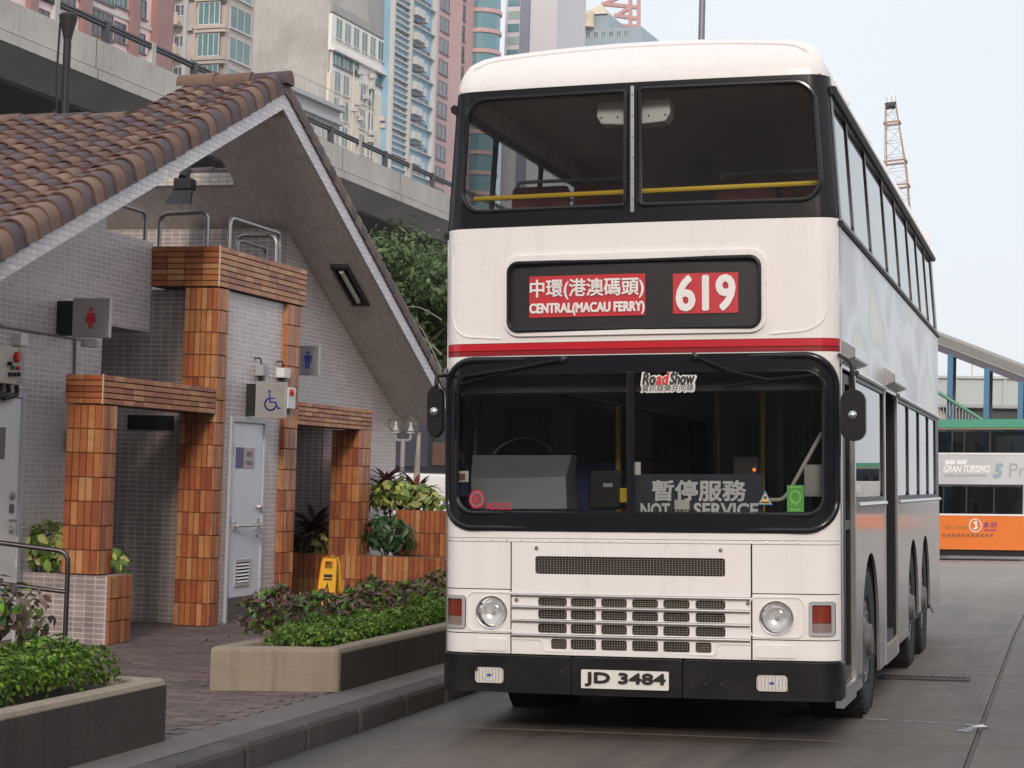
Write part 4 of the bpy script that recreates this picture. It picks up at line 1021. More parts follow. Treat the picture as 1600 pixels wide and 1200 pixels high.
m=MB(); disc(m,((ta[0]+ta[1])/2,ta[2]+.045),.009,lambda a,b: fm(a,b,-.008),10); m.quad(*[fm((ta[0]+ta[1])/2+u,ta[2]+v,-.008) for u,v in ((-.025,.012),(.025,.012),(.025,.02),(-.025,.02))]); m.build('sticker_print',ink,BUS)

# ---------------------------------------------------------------- sides
def sm(sg): return lambda y,z,d: Vector((sg*(hw(z)-d),y,z))
YC=[.13+.6*i for i in range(16)]
def side(name,outer,holes,d,th,m,sg=1,parent=BUS): return skin(name,outer,holes,sm(sg),d,th,m,parent,(),[3.2,3.6,4.0])
def archp(yc,r_): return [(yc+r_*math.cos(R(a)),.50+r_*math.sin(R(a))) for a in range(-8,189,14)]
WY=[1.93,5.78,7.28]
adm,n_,l_,b_=nodes_of('side_advert_film')
vec=n_.new('ShaderNodeTexCoord').outputs['Object']
a1=noise(n_,l_,stretch(n_,l_,vec,(.4,.42,.95)),1.5,1.5,.45)
cr=n_.new('ShaderNodeValToRGB'); e=cr.color_ramp.elements
for p_,c_ in ((.30,(.09,.07,.09)),(.40,(.20,.17,.19)),(.455,(.42,.41,.45)),(.50,(.70,.70,.73)),(.545,(.52,.56,.64)),(.585,(.24,.26,.33)),(.63,(.56,.50,.24))):
    q=e.new(p_) if p_ not in (.30,) else e[0]; q.position=p_; q.color=c_+(1,)
l_.new(a1,cr.inputs[0]); l_.new(mixc(n_,l_,.45,cr.outputs[0],(.60,.585,.58)),b_.inputs['Base Color']); b_.inputs['Roughness'].default_value=.22; b_.inputs['Specular IOR Level'].default_value=.35
for sg in (1,-1):
    # skirt with wheel arches
    def skirt(y0,y1,z0,z1,yc):
        bot=[(y0,z0)]
        for c in yc:
            ap=list(reversed(archp(c,.60))); bot+=[(c-.60,z0)]+[p for p in ap if p[1]>z0]+[(c+.60,z0)]
        return bot+[(y1,z0),(y1,z1),(y0,z1)]
    if sg>0:
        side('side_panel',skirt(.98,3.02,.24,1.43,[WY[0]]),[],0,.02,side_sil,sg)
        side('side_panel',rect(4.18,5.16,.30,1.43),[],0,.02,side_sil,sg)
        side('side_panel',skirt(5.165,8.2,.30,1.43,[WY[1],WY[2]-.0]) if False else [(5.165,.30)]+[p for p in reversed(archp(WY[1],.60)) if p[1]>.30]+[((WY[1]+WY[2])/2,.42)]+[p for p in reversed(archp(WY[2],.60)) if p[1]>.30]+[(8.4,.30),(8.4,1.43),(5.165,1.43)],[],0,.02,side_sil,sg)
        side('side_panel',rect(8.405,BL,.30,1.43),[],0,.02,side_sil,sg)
        win=[(1.02,2.98),(4.24,5.35),(5.42,6.6),(6.67,7.85),(7.92,8.95)]
        # closed front door: two dark leaves
        for y0,y1 in ((.20,.54),(.56,.92)):
            dl=side('front_door',rect(y0,y1,.33,2.26),[rect(y0+.045,y1-.045,.42,1.28),rect(y0+.045,y1-.045,1.34,2.2)],.03,.03,rub,sg)
            side('door_glass',rect(y0+.045,y1-.045,.42,1.28),[],.045,0,gl_side,sg,dl); side('door_glass',rect(y0+.045,y1-.045,1.34,2.2),[],.045,0,gl_side,sg,dl)
        side('door_post',rect(.135,.195,.25,2.30),[],0,.03,alu,sg); side('door_post',rect(.925,.975,.25,2.30),[],0,.03,alu,sg)
        side('step_panel',rect(.2,.92,.215,.325),[],.0,.05,alu,sg)
        # open middle door
        side('door_post',rect(3.025,3.085,.24,2.30),[],-.004,.04,alu,sg); side('door_post',rect(4.115,4.175,.24,2.30),[],-.004,.04,alu,sg)
        MB().box(.75,1.245,3.09,4.11,.30,.36).build('door_step',mat('step_tread',(.33,.30,.22),.6,var=.2),BUS)
        side('step_panel',rect(3.09,4.11,.23,.355),[],0,.04,side_sil,sg)
        for y0,y1 in ((3.10,3.16),(4.04,4.10)):
            ml=MB().box(.78,1.24,y0,y1-.02,.38,2.25).build('folded_door',dark_hole,BUS,bev=.01)
        for y0,y1 in ((.20,.98),(3.05,4.15)):
            c=MB().prism([(1.24,y0,2.30),(1.33,y0,2.33),(1.33,y0,2.40),(1.24,y0,2.46)],(0,y1-y0,0)); c.build('door_gear_cover',alu,BUS,bev=.01)
    else:
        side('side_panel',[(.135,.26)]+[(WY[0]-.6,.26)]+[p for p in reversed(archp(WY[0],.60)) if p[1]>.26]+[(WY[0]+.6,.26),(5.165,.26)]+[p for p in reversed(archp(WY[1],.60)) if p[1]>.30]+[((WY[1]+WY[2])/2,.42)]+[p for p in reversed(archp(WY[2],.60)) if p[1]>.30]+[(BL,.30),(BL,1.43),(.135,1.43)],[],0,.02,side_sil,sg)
        win=[(.25,.72),(.78,1.5),(1.58,2.9),(2.98,4.3),(4.38,5.7),(5.78,7.1),(7.18,8.5)]
    z0,z1=1.435,2.27
    ya=.98 if sg>0 else .135
    segs=[(.98,3.02),(4.18,BL)] if sg>0 else [(.135,BL)]
    for s0,s1 in segs:
        hs=[rrect(a,b,z0+.05,z1-.03,.05,3) for a,b in win if a>=s0 and b<=s1]
        side('lower_window_band',rect(s0,s1,z0,z1),hs,.004,.025,rub,sg)
        for h in hs: side('lower_side_window',h,[],.016,0,gl_side,sg)
        MB().tube([sm(sg)(s0,z0,-.008),sm(sg)(s1,z0,-.008)],.018,6).build('window_rail',alu,BUS,smooth=True); MB().tube([sm(sg)(s0,z1+.015,-.008),sm(sg)(s1,z1+.015,-.008)],.018,6).build('window_rail',alu,BUS,smooth=True)
    brk=[.135,1.65,3.0,4.55,6.1,7.7,BL]
    for a,b in zip(brk,brk[1:]): side('advert_panel',rect(a+.003,b-.003,2.30,3.125),[],0,.02,adm,sg)
    side('lower_cantrail',rect(.135,BL,2.275,2.297),[],0,.02,alu,sg)
    brk=[.24,1.02,2.22,3.55,4.70,5.95,7.05,8.15,9.15]
    hs=[rrect(a+.025,b-.025,3.20,3.925,.04,3) for a,b in zip(brk,brk[1:])]
    side('upper_window_band',rect(.135,BL,3.165,3.945),hs,.004,.025,bblk,sg)
    for h in hs: side('upper_side_window',h,[],.014,0,gl_side,sg)
    MB().tube([sm(sg)(.12,3.15,-.004),sm(sg)(BL,3.15,-.004)],.02,6).build('waist_rail',rub,BUS,smooth=True)
    MB().tube([sm(sg)(.14,3.97,-.012),sm(sg)(BL,3.97,-.012)],.030,6).build('roof_gutter',rub,BUS,smooth=True)
# roof
prof=[]
for i in range(33):
    x=-1.25+2.5*i/32; q=max(0,(abs(x)-1.02)/.23); z=4.365-.085*(x/1.25)**2-.20*(1-math.sqrt(max(0,1-q*q))); prof.append((x*hw(z)/1.25,z))
prof=[(-hw(3.99),3.99)]+prof+[(hw(3.99),3.99)]
v=[];f=[]
ys=[.0,.6,2,4,6,8,9.2,9.4]
for j,y in enumerate(ys):
    for x,z in prof: v.append((x, y if j else yf(x*1.25/hw(z),z)+.004, z-(.0 if y<9.3 else .08)))
k=len(prof)
for j in range(len(ys)-1):
    for i in range(k-1): f.append((j*k+i,j*k+i+1,(j+1)*k+i+1,(j+1)*k+i))
mesh_obj('roof',v,f,bw,BUS,smooth=True,sharp=60)
for y in (1.2,2.7,4.2,5.7,7.2,8.7): MB().tube([(x*1.002,y,z+.003) for x,z in prof[1:-1]],.014,5).build('roof_seam',bw,BUS,smooth=True)
# rear wall, decks, underbody
MB().box(-1.24,1.24,BL-.02,BL+.02,.3,3.1).build('rear_wall',side_sil,BUS)
MB().box(-1.18,1.18,BL-.02,BL+.02,3.1,4.25).build('rear_wall',bw,BUS)
MB().box(-1.22,1.22,.16,BL-.03,2.29,2.44).build('upper_deck',inner_d,BUS)
MB().box(-1.22,1.22,.95,BL-.03,.36,.44).box(-1.22,.7,.16,.95,.36,.44).build('lower_deck',floor_m,BUS)
MB().box(-.95,.95,.3,9.2,.30,.355).build('chassis',und,BUS)
MB().box(-1.1,1.1,.25,.3,.30,.40).build('chassis',und,BUS)
for yc in WY:
    w0=.62
    for sg in (1,-1): 
        MB().lathe([(.45,-.345),(.598,-.34),(.598,0)],(1.22,yc,.5),'X',24,False).build('wheel_arch',und,BUS) if sg>0 else MB().lathe([(.598,0),(.598,.34),(.45,.345)],(-1.22,yc,.5),'X',24,False).build('wheel_arch',und,BUS)
    MB().box(-1.0,1.0,yc-.08,yc+.08,.42,.58).build('axle',und,BUS)
def wheel(sg,yc):
    tp=[(.30,-.13),(.40,-.145),(.47,-.14),(.497,-.115),(.5,-.05),(.5,.05),(.497,.115),(.47,.14),(.40,.145),(.30,.13)]
    wh=MB().lathe(tp,(sg*1.085,yc,.502),'X',40,False).build('wheel',tyre,BUS,smooth=True)
    gr_=MB()
    for dx in (-.07,-.025,.025,.07): gr_.lathe([(.4995,-.006),(.5035,-.004),(.5035,.004),(.4995,.006)],(sg*1.085+dx,yc,.502),'X',40,False)
    for k in range(40):
        a=2*math.pi*k/40; c=Vector((sg*1.085,yc+.495*math.cos(a),.502+.495*math.sin(a)))
        M=Matrix.Translation(c)@Matrix.Rotation(a,4,'X'); 
        for e_ in (-.115,.115): gr_.box(e_-.022,e_+.022,-.006,.010,-.02,.02,M)
    gr_.build('tread',tyre,wh)
    x=sg*1.085; s=sg
    MB().lathe([(.31,s*.115),(.29,s*.125),(.27,s*.09),(.20,s*.07),(.17,s*.11),(.12,s*.13),(.10,s*.17),(0,s*.175)],(x,yc,.502),'X',28).build('rim',rimm,wh,smooth=True)
    for k in range(8):
        a=2*math.pi*k/8; MB().lathe([(.016,s*.08),(.016,s*.12),(0,s*.125)],(x,yc+.235*math.cos(a),.502+.235*math.sin(a)),'X',6).build('wheel_nut',alu,wh)
for yc in WY:
    for sg in (1,-1): wheel(sg,yc)
# mirrors
def mirror(c0,c1,Y,arm):
    x0,x1,z0,z1=c0
    t_=MB().prism([(x,Y,z) for x,z in rrect(x0,x1,z0,z1,.07,6)],(0,.07,0)).build('door_mirror',rub,BUS,bev=.02)
    MB().tube(bend(arm,.06),.013,8).build('mirror_arm',rub,t_,smooth=True)
    MB().lathe([(.026,0),(.026,-.014),(.015,-.025),(0,-.027)],((x0+x1)/2+.0,Y,(z0+z1)/2),'Y',12).build('mirror_clamp',alu,t_,smooth=True)
a=BP(1313,689,-.12); b=BP(1352,608,-.12); mirror((a.x,b.x,a.z,b.z),None,-.12,[((a.x+b.x)/2,-.08,b.z-.02),((a.x+b.x)/2-.01,-.08,b.z+.16),(1.24,.12,b.z+.22)])
a=BP(667,684,-.12); b=BP(690,602,-.12); mirror((a.x,b.x,a.z,b.z),None,-.12,[((a.x+b.x)/2,-.08,b.z-.02),((a.x+b.x)/2,-.08,b.z+.06),(-1.24,.12,b.z+.08)])

# ---------------------------------------------------------------- inside the bus
MB().tube([(-1.13,.32,3.41),(1.13,.32,3.43)],.017,8).build('hand_rail',yel_r,BUS,smooth=True)
a=BP(936,200,.25); b=BP(1050,158,.25)
wbx=MB().prism([(x,.18,z) for x,z in ((a.x,b.z),(a.x,a.z+.06),(a.x+.03,a.z+.01),((a.x+b.x)/2,a.z-.005),(b.x-.03,a.z+.01),(b.x,a.z+.06),(b.x,b.z))],(0,.16,0)).build('roof_locker',white_plastic,BUS,bev=.01)
for x in (a.x+.03,(a.x+b.x)/2-.1,(a.x+b.x)/2+.1,b.x-.03): MB().lathe([(.007,0),(0,-.004)],(x,.18,a.z+.05),'Y',8).build('screw',ink,wbx)
MB().box(-1.14,1.14,.2,9.3,4.10,4.12).build('upper_ceiling',inner_w,BUS)
MB().box(-1.17,1.17,.17,.26,2.45,3.25).build('front_bulkhead',inner_d,BUS)
seat_proto=None
def seat(y,x,z,m):
    s=MB().box(x-.42,x+.42,y,y+.42,z+.36,z+.46).build('seat',m,BUS,bev=.03)
    [MB().prism([(xx,y+.40,z+.42),(xx,y+.50,z+.42),(xx,y+.60,z+1.02),(xx,y+.53,z+1.04)],(.40,0,0)).build('seat_back',m,s,bev=.03) for xx in (x-.42,x+.02)]
    MB().box(x-.3,x+.3,y+.1,y+.3,z,z+.37).build('seat_base',inner_d,s)
    MB().tube(bend([(x-.40,y+.56,z+.95),(x-.40,y+.58,z+1.07),(x+.40,y+.58,z+1.07),(x+.40,y+.56,z+.95)],.04),.014,6).build('grab_rail',grey_paint,s,smooth=True); return s
for k in range(9):
    for x in (-.72,.72): seat(.75+.92*k,x,2.60,seat_m)
for k in range(5):
    for x in (-.72,.72): seat(4.6+.85*k,x,.44,seat_m)
# partitions that close the view through the lower deck
MB().box(-1.2,-.05,1.62,1.68,.44,1.75).build('cab_partition',mat('dark_red_panel',(.07,.012,.016),.6,var=.2),BUS)
MB().box(-1.2,-.35,2.6,2.66,1.2,2.1).build('cab_panel',mat('dull_red_panel',(.10,.02,.022),.6,var=.2),BUS)
MB().box(.45,.50,2.2,3.0,.44,2.25).build('door_screen',inner_d,BUS)
MB().box(-1.2,1.2,4.35,4.39,.44,1.15).build('luggage_screen',inner_d,BUS)
MB().box(-.2,.55,4.2,4.33,.44,2.28).build('stair_wall',inner_d,BUS)
MB().box(-1.2,1.2,.18,.5,2.14,2.28).build('cab_header',inner_d,BUS)
# dashboard, binnacle, wheel, seat
dash=MB().box(-1.15,-.02,.10,.42,.44,1.39).build('dashboard',inner_d,BUS,bev=.02)
MB().box(.0,1.15,.10,.22,.44,1.36).build('front_shelf',inner_d,BUS)
grm=mat('binnacle_grey',(.20,.215,.22),.45,metal=.3,var=.08,vs=4)
c=[BP(736,795,.22),BP(886,795,.22),BP(884,745,.30),BP(893,711,.45),BP(738,711,.45),BP(735,748,.30)]
bn=MB(); bn.add([c[0],c[1],c[2],c[3],c[4],c[5],c[0]+Vector((0,.3,0)),c[1]+Vector((0,.3,0)),c[3]+Vector((0,.15,0)),c[4]+Vector((0,.15,0)),c[2]+Vector((0,.25,0)),c[5]+Vector((0,.25,0))],
 [(0,1,2,5),(5,2,3,4),(4,3,8,9),(1,7,10,2),(2,10,8,3),(0,5,11,6),(5,4,9,11),(6,11,9,8,10,7)])
o_=bn.build('instrument_binnacle',grm,BUS,bev=.006)
for px in (758,811,872): 
    p=BP(px,716,.44); MB().lathe([(.007,0),(0,-.005)],p+Vector((0,-.012,0)),'Y',8).build('screw',alu,o_)
cw=BP(815,735,.72); sw=MB()
ring=[cw+Vector((.24*math.cos(R(a)),.10*math.sin(R(a)),.215*math.sin(R(a)))) for a in range(0,360,12)]
sw.tube(ring,.014,8,True); sw.tube([cw+Vector((-.24,0,0)),cw+Vector((.24,0,0))],.012).tube([cw,cw+Vector((0,.08,-.3))],.03)
sw.build('steering_wheel',rub,BUS,smooth=True)
MB().box(-1.0,-.45,1.0,1.45,.75,.88).build('driver_seat',seat_b,BUS,bev=.03)
p=BP(880,760,1.4); MB().box(-.98,-.42,1.42,1.54,.85,1.72).build('driver_seat_back',seat_b,BUS,bev=.04)
p0=BP(921,796,.5); p1=BP(975,735,.5)
fb=MB().prism([(p0.x,.45,p0.z),(p1.x-.02,.45,p0.z),(p1.x,.45,p1.z),(p0.x+.01,.45,p1.z)],(0,.25,0)).build('fare_box',black_m,BUS,bev=.015)
q=BP(950,758,.44); MB().box(q.x-.03,q.x+.03,.435,.45,q.z-.012,q.z+.012).build('fare_label',grey_paint,fb)
q=BP(972,770,.42); MB().box(q.x-.01,q.x+.04,.40,.44,q.z-.06,q.z+.03).build('yellow_guard',yel_r,fb)
for px,Y,za,zb in ((966,1.3,.44,2.1),(1191,1.6,.44,2.28),(1120,3.0,.44,2.28)):
    p=BP(px,700,Y); MB().tube([(p.x,Y,za),(p.x,Y,zb)],.018,8).build('grab_pole',yel_r,BUS,smooth=True)
P=[BP(1196,781,.35),BP(1222,781,.35),BP(1232,770,.35),BP(1284,676,.35)]
MB().tube(bend(P,.06),.012,8).build('door_lever',mat('cream_tube',(.62,.56,.48),.35,var=.06),BUS,smooth=True)
q0=BP(1257,776,.30); q1=BP(1286,726,.30); nb=MB().box(q0.x,q1.x,.29,.31,q0.z,q1.z).build('notice_frame',grey_paint,BUS,bev=.003); MB().box(q0.x+.012,q1.x-.012,.286,.289,q0.z+.012,q1.z-.012).build('notice_paper',mat('notice_paper',(.42,.40,.36),.7,var=.15,vs=20),nb)
q0=BP(1160,735,1.0);
bl_=MB().box(q0.x-.06,q0.x+.1,1.0,1.1,q0.z-.05,q0.z+.09).build('ticket_reader',inner_d,BUS,bev=.01)
em,n_,l_,b_=nodes_of('reader_lamp'); b_.inputs['Emission Color'].default_value=(1,.22,.02,1); b_.inputs['Emission Strength'].default_value=1.6; b_.inputs['Base Color'].default_value=(.5,.1,.02,1)
q=BP(1183,734,.99); MB().lathe([(.012,0),(.010,-.006),(0,-.008)],(q.x-.02,.995,q.z),'Y',12).build('reader_lamp',em,bl_)
# out of service board behind the glass
q0=BP(993,803,.10); q1=BP(1193,741,.10)
brd=MB().box(q0.x,q1.x,.075,.09,q0.z-.03,q1.z).build('service_board',mat('board_blue_black',(.03,.036,.052),.5,var=.08),BUS)
fb_=lambda a,b: Vector((a,.072,b))
def bt_(px0,py0,px1,py1):
    a=BP(px0,py1,.075); b=BP(px1,py0,.075); return a.x,b.x,a.z,b.z
text('暫停服務','lettering',bt_(1020,751,1165,782),fb_,white_ink,brd,0,heavy=.004)
text('NOT','lettering',bt_(1001,786,1047,808),fb_,white_ink,brd,.03); text('IN','lettering',bt_(1055,786,1076,808),fb_,white_ink,brd,.03); text('SERVICE','lettering',bt_(1084,786,1185,808),fb_,white_ink,brd,.03)
q=bt_(1055,781,1078,796); MB().box(q[0],q[1],.055,.07,q[2],q[3]).build('paper_tag',mat('tag_paper',(.62,.57,.52),.7),brd)
q=bt_(992,722,1001,742); MB().box(q[0],q[1],.07,.085,q[2],q[3]).build('paper_tag',white_plastic,brd)
q=bt_(709,736,733,753); m=MB().box(q[0],q[1],.06,.066,q[2],q[3]).build('permit_disc',mat('disc_paper',(.65,.6,.55),.6),BUS); MB().box(q[0]+.02,q[1]-.02,.056,.059,q[2]+.01,q[3]-.015).build('permit_print',mat('disc_print',(.2,.08,.05),.6),m)
# ================================================================ flyover
fly_conc=mat('flyover_concrete',(.50,.475,.445),.9,var=.25,vs=.5,bump=.4,bs=8,stain=(.35,.7,(.27,.25,.235)),streak=.4,world=True)
fly_web=mat('flyover_web',(.44,.43,.42),.9,var=.2,vs=.4,bump=.3,bs=8,stain=(.3,.5,(.25,.24,.235)),world=True)
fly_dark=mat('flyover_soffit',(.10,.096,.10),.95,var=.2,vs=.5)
A=W(15,0,Z=10.4); B=W(695,302,Z=10.4); fd=(B-A).normalized(); fn=Vector((fd.y,-fd.x,0))
q=W(140,55,X=A.x+(24.7-A.y)*fd.x/fd.y); 
zz=lambda y: W(140,y,X=q.x).z
zg,zc=zz(103),zz(120); zb=W(140,173,X=q.x-.9).z
FO=A-fd*30; FL=130
def fsec(sec): return [FO+fn*o+Vector((0,0,z-10.4)) for o,z in sec]
T=thing('flyover','grey concrete flyover with a solid parapet crossing behind the toilet roof','flyover',(FO.x,FO.y,0))
def fpr(sec,name,m,z0=0,L=FL): 
    mb=MB().prism([p+fd*z0 for p in fsec(sec)],fd*L); return mb.build(name,m,T)
fpr([(0,10.4),(0,zg+.02),(-.25,zg+.02),(-.25,10.4)],'parapet',fly_conc)
fpr([(.06,zg-.02),(.06,zc),(-.6,zc),(-.6,zg-.02)],'cornice',fly_conc)
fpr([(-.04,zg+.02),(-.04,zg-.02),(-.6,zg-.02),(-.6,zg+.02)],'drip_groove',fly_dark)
fpr([(0,zc-.002),(-.9,zb),(-9,zb),(-9.9,zc-.002)],'deck',fly_web)
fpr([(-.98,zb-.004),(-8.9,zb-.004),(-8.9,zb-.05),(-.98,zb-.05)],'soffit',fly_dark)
fpr([(-9.9,10.4),(-9.9,zc),(-9.65,zc),(-9.65,10.4)],'parapet',fly_conc)
L_=4.6
for k in range(int(FL/L_)):
    for sec in ([(.064,zg-.02),(.064,zc),(.05,zc),(.05,zg-.02)],[(.004,10.4),(.004,zg+.02),(-.01,zg+.02),(-.01,10.4)]): fpr(sec,'joint',fly_dark,k*L_+1.2,.025)
    if k%4==1:
        c=FO+fd*(k*L_)-fn*4.8; MB().box(c.x-1.2,c.x+1.2,c.y-.9,c.y+.9,-.3,zb-.03).build('pier',fly_web,T)
rail_dk=mat('flyover_rail',(.06,.06,.068),.5,metal=.5,var=.2)
for o,z in ((-.12,10.85),(-.12,10.78)): MB().tube([FO+fn*o+Vector((0,0,z-10.4)),FO+fn*o+Vector((0,0,z-10.4))+fd*FL],.045,6).build('rail',rail_dk,T)
for k in range(int(FL/2.1)):
    p=FO+fd*(k*2.1+.4)-fn*.12; MB().box(p.x-.06,p.x+.06,p.y-.09,p.y+.09,10.4,10.9).build('rail_post',fly_conc if k%2 else rail_dk,T)
# poles
def pole(label,px,ytop,Y,r,base=-.2,m=None,funnel=False,group=None,cat='pole'):
    p=W(px,ytop,Y=Y); t=thing('pole',label,cat,(p.x,Y,base))
    MB().tube([(p.x,Y,base),(p.x,Y,p.z)],r*1.15,10,r1=r).build('shaft',m or dark_rail_m,t,smooth=True)
    if funnel:
        MB().lathe([(r,-.35),(r*1.25,-.28),(r*2.2,-.06),(r*2.3,0),(r*1.6,.03),(0,.05)],(p.x,Y,p.z),'Z',14).build('funnel_head',m or dark_rail_m,t,smooth=True)
        MB().tube(bend([(p.x-r*2,Y-.02,p.z-.1),(p.x-r*1.6,Y-.1,p.z-.8),(p.x-r*1.3,Y-.1,p.z-1.6),(p.x-r*1.3,Y-.1,base+.5)],.3),.018,6).build('cable',black_m,t,smooth=True)
        MB().box(p.x-r*2,p.x-r*.7,Y-.16,Y-.02,p.z-1.55,p.z-1.4).build('cable_clip',black_m,t)
    return t
pole('dark pole with a funnel shaped head and loose cable in front of the flyover',107,24,13.5,.058,m=mat('rusty_dark_paint',(.016,.013,.015),.6,var=.3,vs=4),funnel=True)
pole('thin grey pole rising behind the flyover before the beige flats',297,-160,40,.07,9.0,m=grey_paint)
lp=W(1104,-260,Y=30)
t=thing('street_lamp','grey street lamp column rising behind the roof of the white bus','street lamp',(lp.x,30,road_z(lp.x,30)))
MB().tube([(lp.x,30,road_z(lp.x,30)),(lp.x,30,lp.z)],.10,12,r1=.06).build('column',mat('lamp_column_grey',(.20,.21,.23),.5,metal=.5,var=.1),t,smooth=True)
MB().tube(bend([(lp.x,30,lp.z),(lp.x,30,lp.z+.5),(lp.x+1.6,30,lp.z+.7)],.5),.045,8).build('arm',grey_paint,t,smooth=True)
MB().box(lp.x+1.5,lp.x+2.2,29.88,30.12,lp.z+.62,lp.z+.76).build('lantern',grey_paint,t,bev=.03)

# ================================================================ city buildings beyond the flyover
pane_t=mat('teal_pane',(.07,.17,.18),.12,var=.35,vs=.7,rnd=.4,coat=.5)
pane_d=mat('dark_pane',(.055,.06,.075),.15,var=.35,vs=.9,rnd=.4,coat=.5)
pane_g=mat('grey_pane',(.17,.19,.21),.15,var=.3,vs=.9,rnd=.4,coat=.5)
frame_w=mat('window_frame_white',(.55,.54,.52),.5,var=.1)
frame_d=mat('window_frame_dark',(.12,.10,.11),.5,var=.1)
TH=R(4)
class Fac:
    def __init__(s,px,py,Y,kind='street',th=TH):
        s.P=W(px,py,Y=Y)
        if kind=='street': s.u=Vector((math.sin(th),math.cos(th),0)); s.n=Vector((math.cos(th),-math.sin(th),0))
        else: s.u=Vector((math.cos(th),-math.sin(th),0)); s.n=Vector((-math.sin(th),-math.cos(th),0))
        s.P=Vector((s.P.x,s.P.y,0))
    def uv(s,px,py):
        d=fw*FPX+rt*(px-800)-up*(py-600); t=(s.P-CAM).dot(s.n)/d.dot(s.n); p=CAM+d*t
        return (p-s.P).dot(s.u),p.z
    def pt(s,a,z,o=0.): return s.P+s.u*a+s.n*o+Vector((0,0,z))
    def solid(s,a0,a1,z0,z1,o0,o1): return MB().prism([s.pt(a0,z0,o0),s.pt(a1,z0,o0),s.pt(a1,z1,o0),s.pt(a0,z1,o0)],s.n*(o1-o0))
_wc={}
def window(F_,parent,a0,a1,z0,z1,pm,fm_,nx=1,t=.09,sill=True,key=None):
    """a window with frame, mullions and recessed pane, set into the facade"""
    w_,h=a1-a0,z1-z0; k=(round(w_,1),round(h,1),pm.name,fm_.name,nx,sill)
    c=F_.pt((a0+a1)/2,(z0+z1)/2,0); u,n=F_.u,F_.n
    M=Matrix(((u.x,0,n.x,c.x),(u.y,0,n.y,c.y),(u.z,1,n.z,c.z),(0,0,0,1)))
    if k not in _wc:
        m=MB()
        W2,H2=w_/2,h/2
        m.box(-W2,-W2+t,-H2,H2,-.05,.06).box(W2-t,W2,-H2,H2,-.05,.06).box(-W2+t,W2-t,-H2,-H2+t,-.05,.05).box(-W2+t,W2-t,H2-t,H2,-.05,.05)
        for i in range(1,nx): x=-W2+w_*i/nx; m.box(x-t/2,x+t/2,-H2+t,H2-t,-.05,.04)
        if sill: m.box(-W2-.1,W2+.1,-H2-.12,-H2-.002,-.05,.2)
        fo=m.build('window',fm_,parent); po=MB().box(-W2+t,W2-t,-H2+t,H2-t,-.02,.012).build('pane',pm,fo); _wc[k]=(fo,po); fo.matrix_basis=M
    else:
        fo,po=_wc[k]; fo=dup(fo,parent,M); attach(dup(po),fo).parent=fo
    return fo
def mass(F_,parent,a0,a1,z1,D,m,name='wall',z0=-1): return F_.solid(a0,a1,z0,z1,-D,0).build(name,m,parent)
city_g='buildings along the street beyond the flyover'
# pink building
pink=mat('pink_render',(.86,.62,.63),.8,var=.12,vs=.25,stain=(.3,.3,(.45,.33,.33)),world=True); brown=mat('brown_tile_cladding',(.30,.165,.15),.6,var=.15,vs=.4,world=True)
f=Fac(165,28,115); t=thing('pink_building','pink rendered block with brown pilasters and dark windows behind the flyover','building',(f.P.x,f.P.y,-1))
aL=f.uv(-90,28)[0]; aR=f.uv(234,80)[0]; aE=f.uv(259,90)[0]; ztop=f.uv(165,28)[1]+14
mass(f,t,aL,aR,ztop,16,pink)
f.solid(aR+.001,aE,-1,ztop+1,-14,.55).build('pilaster',brown,t)
for p0,p1,y in ((40,53,10),(123,137,20),(199,211,60)): f.solid(f.uv(p0,y)[0],f.uv(p1,y)[0],-1,ztop,-.1,.4).build('pilaster',brown,t)
zst=f.uv(218,12)[1]-f.uv(218,66)[1]
for k in (-1,0,1):
    for (x0,x1,y0,y1,nx,pm) in ((138,176,17,58,5,pane_d),(178,196,35,66,2,pane_d),(211,226,51,82,2,pane_t),(58,118,-35,8,6,pane_d)):
        a0=f.uv(x0,(y0+y1)/2)[0]; a1=f.uv(x1,(y0+y1)/2)[0]; xm=(x0+x1)/2; zb_=f.uv(xm,y1)[1]; zt_w=f.uv(xm,y0)[1]
        window(f,t,a0,a1,zb_+k*zst,zt_w+k*zst,pm if k<1 else pane_t,frame_d,nx)
    z=f.uv(150,62)[1]+k*zst; f.solid(aL,aR-.01,z-.28,z-.02,0,.14).build('sill_band',frame_w,t)
